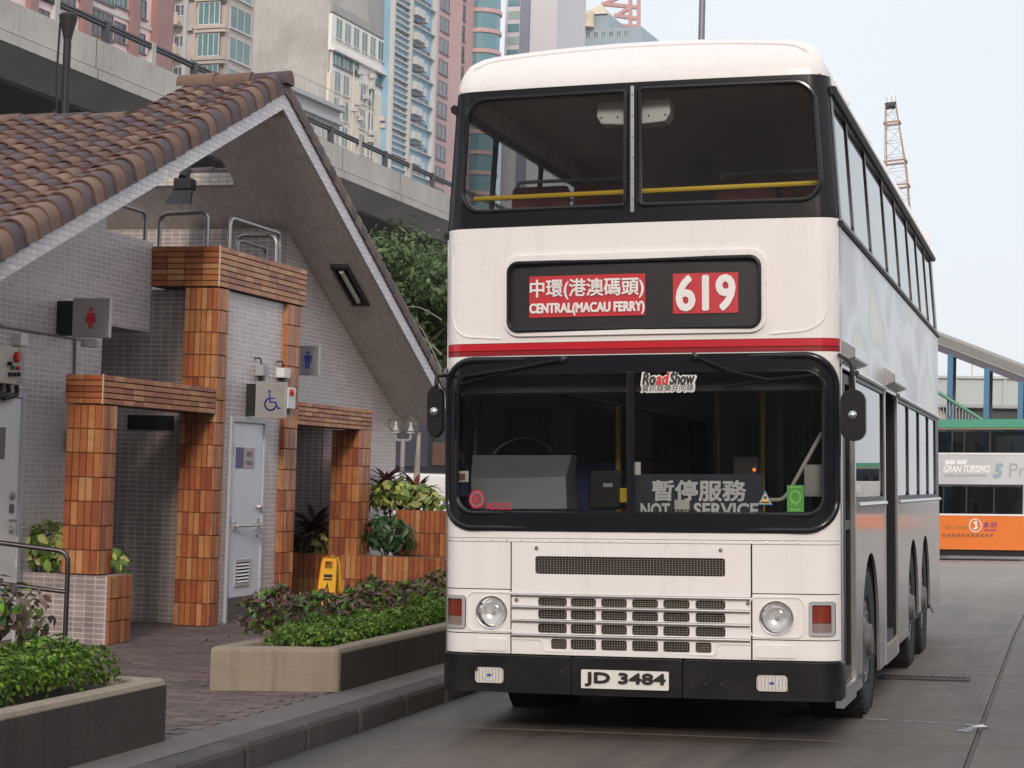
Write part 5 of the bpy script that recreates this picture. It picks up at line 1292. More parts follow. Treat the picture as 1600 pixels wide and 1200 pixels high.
# beige flats with balconies
beige=mat('beige_render',(.52,.45,.40),.85,var=.15,vs=.3,stain=(.4,.5,(.28,.25,.225)),streak=.3,world=True)
f=Fac(345,60,150,'front'); t=thing('beige_flats','beige block of flats with teal bay windows and small balconies','building',(f.P.x,f.P.y,-1))
a0=f.uv(256,60)[0]; a1=f.uv(352,60)[0]; zst=f.uv(333,20)[1]-f.uv(333,69)[1]; zt0=f.uv(333,20)[1]+12
mass(f,t,a0,a1,zt0,5.4,beige)
g2=Fac(352,60,150,'street'); g2.P=f.pt(a1,0); 
for k in range(-1,3):
    zc_=f.uv(333,20)[1]-k*zst
    b0=f.uv(314,20)[0]; b1=a1+.25
    f.solid(b0-.3,b1,zc_-1.55,zc_-1.25,0,.7).build('bay_slab',beige,t); f.solid(b0-.3,b1,zc_+.95,zc_+1.2,0,.7).build('bay_slab',beige,t)
    fo=Fac(345,60,150,'front'); fo.P=f.pt(0,0,.45); window(fo,t,b0,b1-.6,zc_-1.2,zc_+.9,pane_t,frame_w,4,sill=False)
    go=Fac(345,60,150,'street'); go.P=g2.pt(0,0,.02); window(go,t,.7,4.8,zc_-1.2,zc_+.9,pane_t,frame_w,3,sill=True)
    # balcony
    c0=f.uv(259,60)[0]; c1=f.uv(287,60)[0]; zb_=f.uv(270,90)[1]-(k-1)*zst
    f.solid(c0,c1,zb_-.15,zb_,0,1.3).build('balcony_floor',beige,t); f.solid(c0,c1,zb_+.001,zb_+.95,1.2,1.3).build('balcony_front',beige,t)
    f.solid(c0+.1,c0+1.1,zb_+.1,zb_+2.1,0,.02).build('balcony_door',pane_d,t)
    window(f,t,c1-1.0,c1+.2,zb_+.9,zb_+2.0,pane_d,frame_w,2,sill=False)
    f.solid(b0-1.5,b0-.6,zc_-1.6,zc_-1.3,0,.5).build('canopy',beige,t)
# stained concrete building with white street front
conc=mat('stained_concrete_wall',(.47,.445,.41),.9,var=.22,vs=.16,bump=.3,bs=5,stain=(.14,.9,(.30,.275,.24)),streak=.5,world=True)
conc2=mat('grey_concrete_top',(.36,.35,.34),.9,var=.3,vs=.3,stain=(.3,.7,(.18,.175,.17)),world=True)
white_r=mat('white_render',(.80,.77,.74),.8,var=.12,vs=.4,stain=(.4,.5,(.48,.44,.36)),world=True); cream_r=mat('cream_render',(.74,.67,.56),.8,var=.12,vs=.4,stain=(.4,.5,(.5,.42,.3)),world=True)
f=Fac(513,110,185,'street'); s_=Fac(513,110,185,'front'); t=thing('concrete_building','stained bare concrete gable wall with a white and cream street front','building',(f.P.x,f.P.y,-1))
aR=f.uv(611,150)[0]; zt0=f.uv(513,-20)[1]; zw=f.uv(517,22)[1]; zmid=f.uv(525,112)[1]
bl=s_.uv(372,60)[0]
s_.solid(bl,0,-1,zt0+4,-aR,0).build('wall',conc,t)
f.solid(.02,aR*.97,zw+.3,zt0-1.5,-.1,.25).build('wall',conc2,t)
f.solid(-.1,aR,zw-3.9,zw,-.1,.3).build('wall',white_r,t); f.solid(.35,aR-.05,zmid-.5,zw-3.91,-.1,.15).build('wall',white_r,t); f.solid(-.1,aR,-1,zmid-.51,-.1,.3).build('wall',cream_r,t)
f.solid(-.1,aR,zw-3.95,zw-3.6,.3,.75).build('ledge',white_r,t); f.solid(aR*.55,aR*.97,zt0-1.49,zt0+2.5,-4,.2).build('roof_room',conc2,t)
def rowz(y): return f.uv(521,y)[1]
n=7
for r_,(y,pm) in enumerate(((43,pane_t),(85,pane_t),(127,pane_g),(168,pane_g),(209,pane_g),(250,pane_d))):
    z=rowz(y)
    for i in range(n):
        p0=aR*(.05+.93*i/n); p1=p0+aR*.93/n*(.72 if r_!=1 else .9)
        if r_==1 and i in (3,4): window(f,t,p0,p1,z-1.9,z+1.5,pane_t,frame_w,2,sill=False); continue
        if r_ in (2,3,4,5) and i%3==2: continue
        ff=Fac(513,110,185,'street'); ff.P=f.pt(0,0,.31 if r_!=1 else .16); window(ff,t,p0,p1,z-1.15,z+1.1,pm if random.random()<.8 else pane_t,frame_w if r_!=1 else frame_d,2)
for k in range(14):
    a=random.uniform(.1,.95)*aR; z=random.uniform(rowz(235),rowz(95)); f.solid(a,a+.8,z,z+.5,.3,.85).build('air_conditioner',frame_w,t)
for a in (.33,.62,.9): 
    p=f.pt(aR*a,0,.42); MB().tube([Vector((p.x,p.y,-1)),Vector((p.x,p.y,zw-4))],.07,6).build('drain_pipe',cream_r,t)
# small low building before it
f=Fac(490,150,135,'street'); t=thing('low_grey_building','low pale grey building with a roof railing at the foot of the concrete wall','building',(f.P.x,f.P.y,-1))
a0=f.uv(440,110)[0]; a1=f.uv(531,190)[0]; z1=f.uv(490,152)[1]; g3=mat('pale_grey_render',(.42,.43,.44),.85,var=.15,vs=.4,stain=(.4,.5,(.3,.3,.3)),world=True)
mass(f,t,a0,a1,z1,12,g3); 
for dz,o in ((.0,.5),(-1.1,.35),(-3.2,.5)): f.solid(a0,a1,z1+dz-.35,z1+dz,0,o).build('ledge',g3,t)
nW=12
for i in range(nW):
    p0=a0+(a1-a0)*(i+.12)/nW; p1=a0+(a1-a0)*(i+.88)/nW
    for dz in (-2.7,-5.4): window(f,t,p0,p1,z1+dz-.2,z1+dz+1.3,pane_t if i%3 else pane_d,frame_w,2,sill=False)
    MB().tube([f.pt(p0,z1,.2),f.pt(p0,z1+1.1,.2)],.03,5).build('rail_post',grey_paint,t)
MB().tube([f.pt(a0,z1+1.1,.2),f.pt(a1,z1+1.1,.2)],.03,5).build('rail',grey_paint,t)
for px,yt in ((452,60),(431,75)):
    p=W(px,yt,Y=f.P.y-4); q=f.pt(f.uv(px,120)[0],z1,-1.5); MB().tube([q,Vector((q.x,q.y,p.z))],.035,5).build('antenna',grey_paint,t)
# blue tower
blue=mat('blue_tile_wall',(.27,.46,.62),.55,var=.12,vs=.3,stain=(.4,.4,(.14,.27,.38)),world=True)
f=Fac(640,150,205,'street'); t=thing('blue_tower','light blue tower with white fins and air conditioners in rows','building',(f.P.x,f.P.y,-1))
a0=f.uv(606,150)[0]; am=f.uv(633,150)[0]; a1=f.uv(674,150)[0]; zst=f.uv(650,34)[1]-f.uv(650,73)[1]; zt0=f.uv(640,0)[1]+10
mass(f,t,a0,a1,zt0,14,blue)
for a,w_ in ((a0,.45),(am,.6),(a1-.5,.6)): f.solid(a,a+w_,-1,zt0,0,.5).build('mullion_strip',frame_w,t)
z=f.uv(650,150)[1]-zst*5
k=0
while z<zt0:
    for j in range(4): f.solid(a0+.45,am,z+zst*j/4,z+zst*j/4+.16,0,.4).build('fin',frame_w,t)
    f.solid(a0+.6,am-.2,z+.2,z+zst*.22,0.,.05).build('pane',pane_d,t)
    f.solid(am+1.0,am+3.2,z+.4,z+1.3,0,.9).build('air_conditioner',frame_w,t); f.solid(am+3.6,am+4.6,z+.1,z+1.0,0,.8).build('air_conditioner',frame_w,t)
    window(f,t,am+1.0,a1-1.2,z-.62,z+.05,pane_d,frame_d,3,sill=True); f.solid(am+.6,a1-.5,z-.75,z-.63,0,.5).build('ledge',frame_w,t)
    z+=zst; k+=1
# brown tower with rounded bays
brn=mat('terracotta_cladding',(.55,.34,.325),.6,var=.1,vs=.3,world=True); teal2=mat('blue_green_glass',(.11,.25,.29),.1,var=.25,vs=.3,coat=.6)
f=Fac(700,150,243,'street'); t=thing('terracotta_tower','terracotta clad tower with rounded blue green glass bays','building',(f.P.x,f.P.y,-1))
a0=f.uv(675,150)[0]; a1=f.uv(719,150)[0]; zst=f.uv(690,50)[1]-f.uv(690,84)[1]; zt0=f.uv(700,0)[1]+10
mass(f,t,a0,a1,zt0,18,brn)
z=f.uv(690,240)[1]-zst*3
while z<zt0:
    ap=f.uv(684,150)[0]; aq=f.uv(698,150)[0]; window(f,t,ap,aq,z-1.0,z+1.0,pane_d,frame_d,2); z+=zst
a2=f.uv(735,60)[0]; a3=f.uv(792,60)[0]; f.solid(a1+.01,a3,-1,zt0,-18,-1.2).build('wall',brn,t)
c=f.pt((a2+a3)/2-.5,0,-1.0); rb_=(a3-a2)/2*.86; 
gl_=MB();br_=MB(); z=f.uv(755,30)[1]-zst*9
while z<zt0:
    MB().lathe([(rb_*.42,z-1.35),(rb_*.42,z+1.0)],(c.x,c.y,0),'Z',20).build('bay_glass',teal2,t)
    MB().lathe([(0,z+1.0),(rb_*.46,z+1.0),(rb_*.46,z+zst-1.35),(0,z+zst-1.35)],(c.x,c.y,0),'Z',20).build('bay_band',brn,t)
    w0=f.uv(720,60)[0]; w1=f.uv(738,60)[0]; ff=Fac(700,150,243,'street'); ff.P=f.pt(0,0,-1.19); window(ff,t,w0,w1,z-1.2,z+1.0,pane_d,frame_d,2); z+=zst
# glass and plain grey slabs further along
gry=mat('pale_grey_cladding',(.58,.57,.60),.6,var=.06,vs=.1,world=True); gry2=mat('slate_blue_cladding',(.20,.22,.29),.5,var=.1,vs=.1)
f=Fac(850,80,275,'front'); t=thing('plain_grey_tower','plain pale grey tower slab beside a strip of green glass','building',(f.P.x,f.P.y,-1)); zt0=f.uv(850,0)[1]+14
p=lambda x:f.uv(x,80)[0]
f.solid(p(827),p(869),-1,zt0,-14,0).build('wall',gry,t); f.solid(p(812),p(826.5),-1,zt0,-14,.3).build('wall',gry2,t); f.solid(p(788),p(812)-.01,-1,zt0,-14,.0).build('wall',gry,t)
zst=f.uv(800,10)[1]-f.uv(800,30)[1]
for k in range(-9,5):
    z=f.uv(800,30)[1]+k*zst*1.0; f.solid(p(792),p(810),z,z+zst*.62,0,.08).build('pane',teal2 if k%2 else mat('pale_green_glass',(.33,.43,.38),.2,var=.2,vs=.3),t)
lb=mat('pale_blue_glass',(.40,.50,.58),.15,var=.12,vs=.2,coat=.5)
f=Fac(884,80,292,'front'); t=thing('pale_blue_tower','narrow pale blue glass tower beyond the plain grey slab','building',(f.P.x,f.P.y,-1)); zt0=f.uv(884,0)[1]+14
p=lambda x:f.uv(x,80)[0]
mass(f,t,p(869.5),p(899),zt0,1.0,lb)
for k in range(-6,10):
    z=f.uv(884,30)[1]+k*2.2; f.solid(p(871),p(898),z,z+.25,0,.12).build('floor_band',gry,t)
for x in (874,880,886,892): f.solid(p(x),p(x)+.2,-1,zt0,0,.1).build('mullion_strip',frame_w,t)
# office block with pyramid crown, sign drum and red steel frame
gb_=mat('blue_grey_block',(.30,.37,.42),.4,var=.12,vs=.2,world=True); crm=mat('cream_stone',(.66,.58,.44),.7,var=.1,vs=.3); rst=mat('red_steel',(.52,.30,.28),.6,var=.1)
f=Fac(930,80,325,'front'); t=thing('pyramid_crowned_block','blue grey block with a cream pyramid crown and a round sign drum','building',(f.P.x,f.P.y,-1))
p=lambda x:f.uv(x,50)[0]; zq=lambda y:f.uv(930,y)[1]
f.solid(p(898),p(1002),-1,zq(45),-14,0).build('wall',gb_,t); f.solid(p(900),p(950),zq(45),zq(22),-12,-.5).build('wall',gb_,t)
for k in range(7): window(f,t,p(903+12*k),p(911+12*k),zq(60),zq(49),pane_t,frame_w,2,sill=False)
b0,b1=p(903),p(948); zc_=zq(22); ap=f.pt((b0+b1)/2,zq(-4),-5)
MB().add([f.pt(b0,zc_,0),f.pt(b1,zc_,0),f.pt(b1,zc_,-10),f.pt(b0,zc_,-10),ap],[(0,1,4),(1,2,4),(2,3,4),(3,0,4)]).build('pyramid_crown',crm,t)
c=f.pt(p(917),0,.6); r_=(p(929)-p(905))/2; dz=MB().lathe([(0,zq(44)),(r_,zq(44)),(r_,zq(20)),(0,zq(20))],(c.x,c.y,0),'Z',24).build('sign_drum',crm,t,smooth=True)
text('GF','lettering',(-r_*.62,r_*.62,zq(38),zq(26)),lambda a,b: Vector((c.x,c.y,0))+f.u*a+f.n*(math.sqrt(r_*r_-a*a)+.05)+Vector((0,0,b)),mat('pale_terracotta_print',(.55,.36,.28),.6),dz,.03)
t=thing('red_steel_frame','pale red steel frame structure standing behind the round sign drum','steel frame',f.pt(p(975),zq(45),-15))
m=MB()
for a,b in (((985,60),(985,-20)),((998,60),(998,-20)),((940,6),(1000,12)),((960,24),(1000,30)),((945,6),(985,-12)),((962,40),(1000,42)),((965,24),(985,12))):
    pa=W(*a,Y=338); pb=W(*b,Y=338); m.tube([pa,pb],.42,6)
m.build('steel_member',rst,t)

# ================================================================ right background
# shed wall
shed=mat('pale_green_sheeting',(.44,.50,.49),.6,var=.08,vs=.4,world=True); dark_sh=mat('dark_recess',(.07,.075,.08),.8,var=.2)
Ys=86; pL=W(1380,600,Y=Ys); pR=W(1680,600,Y=Ys); zq=lambda y: W(1540,y,Y=Ys).z
t=thing('site_shed','long pale green sheeted wall behind the footbridge stairs','building',((pL.x+pR.x)/2,Ys,-1))
MB().box(pL.x,pR.x,Ys,Ys+4,zq(632),zq(592)).build('wall',shed,t); MB().box(pL.x,pR.x,Ys-.15,Ys+4.1,zq(592)+.001,zq(588)).build('coping',mat('coping_grey',(.5,.5,.51),.6),t)
MB().box(pL.x,pR.x,Ys+.3,Ys+4,-1,zq(632)-.16).build('base_wall',dark_sh,t); MB().box(pL.x,pR.x,Ys-.1,Ys+.3,zq(637),zq(632)-.001).build('ledge',grey_paint,t)
for x in (1420,1494,1570,1640): q=W(x,610,Y=Ys); MB().box(q.x-.07,q.x+.07,Ys-.09,Ys,zq(632),zq(592)).build('batten',shed,t)
q=W(1518,560,Y=Ys); MB().tube([(q.x,Ys+1,zq(590)),(q.x,Ys+1,zq(560))],.04,6).build('flag_pole',frame_w,t)
# footbridge stairs
Yf=72; can=mat('canopy_grey',(.19,.195,.20),.5,var=.15,vs=.6,stain=(.5,.5,(.16,.16,.165)),world=True); cand_=mat('canopy_underside',(.10,.10,.125),.7,var=.15); blp=mat('blue_post',(.05,.17,.30),.45,var=.1,vs=2); grnp=mat('green_handrail',(.05,.24,.14),.4,var=.1); stairm=mat('stair_cladding',(.42,.36,.27),.7,var=.12,vs=.6)
P=lambda px,py,Y=Yf: W(px,py,Y=Y)
t=thing('footbridge_stairs','covered footbridge stairs with blue posts and green handrail behind the orange bus','stairs',(P(1540,860).x,Yf,-1))
def line(x,y0,m_): return lambda px: y0+m_*(px-x)
tp_=line(1470,524,.385); bt_l=line(1470,547,.385)
MB().prism([P(1380,tp_(1380)),P(1690,tp_(1690)),P(1690,bt_l(1690)-7),P(1380,bt_l(1380)-7)],(0,3.2,0)).build('canopy',can,t)
MB().prism([P(1380,bt_l(1380)-6.9),P(1690,bt_l(1690)-6.9),P(1690,bt_l(1690)+3),P(1380,bt_l(1380)+3)],(0,.25,0)).build('canopy_beam',cand_,t)
MB().prism([P(1380,bt_l(1380)-9.5,Yf-.03),P(1690,bt_l(1690)-9.5,Yf-.03),P(1690,bt_l(1690)-7.5,Yf-.03),P(1380,bt_l(1380)-7.5,Yf-.03)],(0,.03,0)).build('gutter_strip',mat('rusty_gutter',(.34,.29,.25),.7,var=.3,vs=1),t)
MB().prism([P(1380,tp_(1380)-5),P(1690,tp_(1690)-5),P(1690,tp_(1690)),P(1380,tp_(1380))],(0,3.4,0)).build('canopy_sheet',mat('canopy_sheet_grey',(.34,.36,.36),.55,var=.1,vs=.8),t)
for px in (1485,1542,1595,1650):
    a=P(px,bt_l(px)+1); MB().box(a.x-.11,a.x+.11,Yf-.02,Yf+.2,-1,a.z).build('post',blp,t)
    b=P(px+6,bt_l(px+6),Yf+3); MB().box(b.x-.10,b.x+.10,Yf+2.8,Yf+3,-1,b.z).build('post',mat('navy_post',(.03,.035,.09),.5),t)
hr=line(1472,617,.62)
MB().tube([P(1400,hr(1400),Yf-.25),P(1640,hr(1640),Yf-.25)],.075,8).build('handrail',grnp,t,smooth=True)
for px in range(1404,1640,5):
    a=P(px,hr(px),Yf-.25); b=P(px,hr(px)+26,Yf-.25); MB().tube([b,a],.022,4).build('baluster',grey_paint,t)
MB().prism([P(1380,hr(1380)+26),P(1640,hr(1640)+26),P(1640,hr(1640)+60),P(1380,hr(1380)+60)],(0,2.6,0)).build('stair_flight',stairm,t)
# crane boom
Yc=150; tipp=P(1392,166,Yc); bas=P(1439,752,Yc); ax=(tipp-bas); Lc=ax.length; ax.normalize(); sx_=ax.cross(Vector((0,1,0))).normalized(); sy_=sx_.cross(ax)
cr1=mat('crane_rust_red',(.40,.27,.21),.6,var=.2,vs=.5); cr2=mat('crane_yellow',(.50,.41,.27),.6,var=.2,vs=.5)
t=thing('crane','lattice crane boom standing against the pale sky beyond the bus','crane',(bas.x,Yc,-1))
def wd_at(s): return .42+.42*min(1,(Lc-s)/5.5)
ch=[[],[],[],[]]; st=[Lc*0.0+i*1.15 for i in range(int(Lc/1.15)+1)]
st.append(Lc)
for s in st:
    c=bas+ax*s; w_=wd_at(s)
    for i,(a,b) in enumerate(((-1,-1),(1,-1),(1,1),(-1,1))): ch[i].append(c+sx_*w_*a+sy_*w_*b)
for i in range(4): MB().tube(ch[i],.05,5).build('boom_chord',cr2 if i%2 else cr1,t)
br=MB()
for k in range(len(st)-1):
    for i in range(4):
        j=(i+1)%4; br.tube([ch[i][k],ch[j][k+1]],.022,4).tube([ch[i][k],ch[j][k]],.022,4)
tag(br.build('lattice_brace',mat('crane_grey',(.36,.31,.28),.6),t),kind='stuff')
for s in (Lc-1.4,Lc-4.6,Lc-6.6): 
    c=bas+ax*s; w_=wd_at(s)+.1; MB().tube([c+sx_*w_*a+sy_*w_*b for a,b in ((-1,-1),(1,-1),(1,1),(-1,1))],.10,5,True).build('boom_collar',cr1,t)
c=bas+ax*(Lc+.05)
MB().tube([c-sx_*.45,c+sx_*.45],.30,10).build('sheave',black_m,t)
for a in (-.4,-.1,.25): MB().tube([c+sx_*a,c+sx_*a*1.1+ax*.75],.05,4).build('mast_tip',cr2,t)
MB().box(bas.x-2,bas.x+2,Yc-1.5,Yc+4,-1.0,2.2).build('crane_cab',cr2,t); MB().box(bas.x-2.6,bas.x+2.6,Yc-1.8,Yc+4.2,-1.5,-.4).build('track',black_m,t)

# ================================================================ orange and white bus far across the yard
org=mat('bus_orange_paint',(.72,.17,.012),.35,coat=.3,var=.05,vs=.8); slv=mat('bus_silver_film',(.52,.54,.57),.35,metal=.3,var=.22,vs=.45,coat=.3); grb=mat('bus_green_roof',(.06,.30,.20),.35,coat=.3,var=.06); whb=mat('far_bus_white',(.76,.76,.76),.35,coat=.3)
gl_far=glass('far_bus_glass',(.42,.45,.47),1.0,.02,1.5)
YB=53
P=lambda px,py,Y=YB: W(px,py,Y=Y)
xL=P(1380,800).x; xR=P(1602,800).x; b0=P(1530,872)
OB=thing('far_bus','orange and silver double decker bus with green roof edge parked across the yard','bus',(b0.x,YB,b0.z))
zf=lambda y,px: P(px,y).z
def band(name,y0,y1,m,xa=None,xb=None,Y0=0,Y1=2.5,par=OB):
    """horizontal band of the bus body leaning with the yard"""
    xa=xL if xa is None else xa; xb=xR if xb is None else xb
    k=math.tan(LEAN*.85); z0=zf(y0,1530); z1=zf(y1,1530); xm=P(1530,800).x
    return MB().prism([(x,YB+Y0,z+(x-xm)*k) for x,z in ((xa,z1),(xb,z1),(xb,z0),(xa,z0))],(0,Y1-Y0,0)).build(name,m,par)
band('skirt',859.5,869,und,Y0=.1); band('lower_body',806,859,org); band('trim',803,805.8,whb,Y0=-.02,Y1=.05)
band('window_pillar_band',757,760,black_m,Y1=.06); band('advert_body',710.5,756.8,slv); band('trim',707.5,710.3,whb,Y0=-.02,Y1=.06)
band('roof',655,668,grb,Y0=-.06,Y1=2.56); band('upper_trim',668.2,670.5,mat('pale_gold_trim',(.45,.36,.2),.5),Y1=.05)
for yy,nm in (((760.2,802.8),'lower_window'),((670.8,707.2),'upper_window')):
    xs_=[1380,1412,1440,1474,1510,1553,1598] if nm=='lower_window' else [1380,1420,1447,1486,1505,1545,1600]
    for a,b in zip(xs_,xs_[1:]):
        w_=band(nm,yy[0],yy[1],gl_far,P(a+1,780).x,P(b-1,780).x,0.02,.03)
        band('window_post',yy[0]-.2,yy[1]+.2,black_m,P(b-1,780).x+.001,P(b+1.2,780).x,0,.08)
    band('far_window',yy[0],yy[1],gl_far,Y0=2.47,Y1=2.48); band('deck',yy[0]+.01 if False else yy[1]-1,yy[1],inner_d,Y0=.1,Y1=2.4)
    for k,px in enumerate((1400,1430,1456,1520,1548,1575)): band('seat_back',yy[1]-17,yy[1]-1.2,seat_b if k%2 else inner_d,P(px,780).x,P(px+8,780).x,.5,2.0)
band('stair_panel',761,802,mat('pale_panel',(.45,.38,.28),.7),P(1512,780).x,P(1529,780).x,1.2,1.3)
band('interior_screen',761,802,inner_d,P(1532,780).x,P(1594,780).x,1.4,1.45)
band('corner_post',757,806,mat('pale_teal_post',(.4,.5,.5),.5),P(1598.5,780).x,P(1602,780).x,-.01,.2)
xm=P(1530,800).x; kk=math.tan(LEAN*.85)
fo_=lambda px,py,o=.03: P(px,py,YB-o)
for px in (1400,1425,1640):
    pass
for px in (1402,1447):
    q=P(px,866); MB().lathe([(.3,-.12),(.48,-.12),(.5,-.08),(.5,.08),(.48,.12),(.3,.12)],(q.x,YB+.2,q.z+.38),'Y',24).build('wheel',tyre,OB,smooth=True)
def pxtext(body,x0,y0,x1,y1,m,bold=0,shear=0,o=.025): 
    return text(body,'lettering',(x0,x1,0,1),lambda a,b: fo_(a,y1+(y0-y1)*b,o),m,OB,bold,shear)
wt=mat('film_white',(.80,.80,.80),.5); gy=mat('film_grey',(.34,.36,.39),.5); bl2=mat('film_blue_grey',(.25,.37,.45),.4)
pxtext('GRAN TURISMO',1474,727,1547,739,wt,.05,.35); pxtext('5',1551,724,1568,747,bl2,.05,.25); pxtext('Pr',1577,724,1603,745,gy,-.008,.05)
m=MB()
for x in (1476,1494): m.quad(fo_(x,726),fo_(x+15,726),fo_(x+17,719),fo_(x+2,719))
m.build('film_mark',wt,OB)
m=MB(); x=1476
while x<1543: w_=random.uniform(1.5,4); m.quad(fo_(x,743.5),fo_(x+w_,743.5),fo_(x+w_,742),fo_(x,742)); x+=w_+.8
m.build('film_small_print',gy,OB)
m=MB(); ff=lambda a,b: fo_(1524+a,821-b); ribbon(m,[(9.3*math.cos(R(a)),10*math.sin(R(a))) for a in range(0,360,15)],1.6,ff,True); poly(m,[(-3,4),(0,7),(3,7),(2,1),(4,-3),(1.5,-6),(-3.5,-6),(-3.5,-4),(-.5,-4),(0,2),(-2.5,2.5)],ff); m.build('company_mark',wt,OB)
prp=mat('film_purple',(.24,.03,.20),.5); pxtext('新巴',1537,816,1558,824,prp,.03,.15); 
m=MB(); 
for k in range(9): m.quad(*[fo_(1537+2.2*k+u,829.3+v) for u,v in ((0,0),(1.5,0),(1.5,-2.4),(0,-2.4))])
m.build('film_small_print',prp,OB)
m=MB()
for k in range(11): m.quad(*[fo_(1473+7.4*k+u,838.5+v) for u,v in ((0,0),(4.6,0),(4.6,-4.4),(0,-4.4))])
m.build('film_small_print',mat('film_brown',(.28,.10,.03),.5),OB)
m=MB()
for x in (1476,1491,1503): ribbon(m,[(x,825),(x+3,822),(x+5,826),(x+9,821.5)],1.0,lambda a,b: fo_(a,b))
m.build('bird_mark',mat('film_olive',(.14,.2,.04),.5),OB)

dup_tree(OB,(b0.x+13.2,YB-.6,b0.z+.3),label='unseen second orange and silver bus added beyond the first for reflections in the near bus')  # unseen copy of the far bus, added for the near bus to mirror

# ================================================================ behind the planters
c1=W(619,663,Y=11.6); c2=W(642,664,Y=11.6)
t=thing('globe_lamp','twin clear glass globe lamp on a slim post behind the crimson plants','lamp',((c1.x+c2.x)/2,11.6,PZ))
glb=glass('globe_glass',(.93,.94,.94),1,.03,1.18,.16); xm_=(c1.x+c2.x)/2; r_=.105
MB().tube([(xm_,11.6,PZ),(xm_,11.6,c1.z-.18)],.03,8).build('post',grey_paint,t); MB().tube(bend([(c1.x,11.6,c1.z-r_),(c1.x,11.6,c1.z-.2),(c2.x,11.6,c1.z-.2),(c2.x,11.6,c2.z-r_)],.05),.018,6).build('arm',grey_paint,t)
for c in (c1,c2):
    g_=MB().lathe([(r_*math.sin(R(a)),-r_*math.cos(R(a))) for a in range(10,181,10)],c,'Z',20).build('globe',glb,t,smooth=True)
    MB().lathe([(.05,-r_),(.045,-r_+.03),(.02,-.02),(.015,.03),(0,.035)],c,'Z',10).build('lamp_holder',white_plastic,g_,smooth=True)
a=W(655,675,Y=12.5); b=W(651,742,Y=12.5)
t=thing('leaning_post','pale tapered post leaning behind the crimson plants','post',(b.x-.02,12.5,PZ))
MB().tube([b+(b-a)*.7,a],.05,10,r1=.022).build('shaft',mat('pale_post',(.52,.47,.40),.5,var=.1),t,smooth=True)
# parked minibus
Ym=21; P=lambda px,py,Y=Ym: W(px,py,Y=Y); xl=P(575,700).x; xr=P(575,700).x+4.6; g0=-.1; zr=P(640,646).z; zw0=P(640,739).z
t=thing('parked_minibus','white minibus with a dark window band parked behind the planters','minibus',(xl+2.3,Ym,g0))
MB().box(xl,xr,Ym,Ym+1.9,g0+.3,zw0).build('body',whb,t,bev=.05); MB().box(xl+.05,xr-.05,Ym+.05,Ym+1.85,zw0+.001,zr).build('cabin',mat('minibus_dark_trim',(.03,.03,.035),.3,coat=.4),t,bev=.05)
MB().box(xl,xr,Ym,Ym+1.9,zr+.001,zr+.12).build('roof',grb,t,bev=.04)
for k in range(4): MB().box(xl+.15+1.1*k,xl+1.1+1.1*k,Ym+.035,Ym+.049,zw0+.12,zr-.1).build('window',pane_d,t)
MB().box(xl+1.2,xl+1.9,Ym-.004,Ym+.03,zw0+.15,zw0+.55).build('painted_reflection',mat('reflection_brown',(.10,.05,.04),.6),t)  # red-brown window reflection painted as a flat patch
for dx in (.8,3.7): MB().lathe([(0,-.1),(.33,-.1),(.35,-.06),(.35,.06),(.33,.1),(0,.1)],(xl+dx,Ym+.1,g0+.35),'Y',20).build('wheel',tyre,t,smooth=True)
# ================================================================ plants
leaf_var=mat('variegated_leaf',(.2,.25,.06),.45,var=.45,vs=16,rnd=.25,palette=[(.46,.48,.14),(.13,.22,.045),(.56,.54,.20),(.20,.32,.06),(.36,.40,.10),(.08,.15,.03),(.11,.20,.04)],trans=.2)
leaf_red=mat('reddish_leaf',(.08,.05,.03),.42,var=.3,vs=12,rnd=.3,palette=[(.12,.062,.055),(.085,.052,.047),(.08,.11,.035),(.16,.085,.07),(.07,.05,.045),(.10,.085,.045)],trans=.15)
leaf_hedge=mat('hedge_leaf',(.10,.2,.015),.5,var=.3,vs=6,rnd=.45,palette=[(.10,.215,.016),(.065,.15,.012),(.145,.27,.025),(.045,.105,.010),(.17,.25,.03),(.12,.23,.018)],trans=.25)
leaf_green=mat('plain_green_leaf',(.05,.14,.015),.45,var=.3,vs=9,rnd=.3,palette=[(.10,.24,.02),(.05,.13,.015),(.14,.30,.03)],trans=.25)
leaf_dark=mat('dark_leaf',(.02,.05,.02),.4,var=.3,vs=8,rnd=.4,palette=[(.018,.06,.018),(.028,.085,.022),(.04,.10,.03)],trans=.15)
leaf_cord=mat('purple_strap_leaf',(.05,.018,.025),.35,var=.35,vs=6,rnd=.35,palette=[(.035,.014,.02),(.05,.018,.025),(.03,.02,.018)],trans=.1)
leaf_cord2=mat('crimson_strap_leaf',(.2,.04,.05),.35,var=.35,vs=6,rnd=.35,palette=[(.16,.03,.045),(.06,.03,.022),(.24,.06,.07),(.05,.05,.02)],trans=.15)
tree_leaf=mat('tree_leaf',(.05,.09,.02),.5,var=.3,vs=.8,rnd=.45,palette=[(.085,.135,.042),(.055,.095,.03),(.115,.17,.055),(.07,.115,.04)],trans=.25)
bark=mat('bark',(.13,.11,.095),.9,var=.35,vs=9,bump=.8,bs=30)
stem_m=mat('stem',(.06,.05,.025),.8,var=.3,vs=12)
def orient(p,d,rollv=None):
    """matrix with +Y along d, roughly +Z up, at p"""
    d=Vector(d).normalized(); z=Vector((0,0,1))-d*d.z
    if z.length<.05: z=Vector((1,0,0))-d*d.x
    z.normalize(); x=d.cross(z); M=Matrix(((x.x,d.x,z.x,p[0]),(x.y,d.y,z.y,p[1]),(x.z,d.z,z.z,p[2]),(0,0,0,1)))
    return M@Matrix.Rotation(random.uniform(-.6,.6) if rollv is None else rollv,4,'Y')
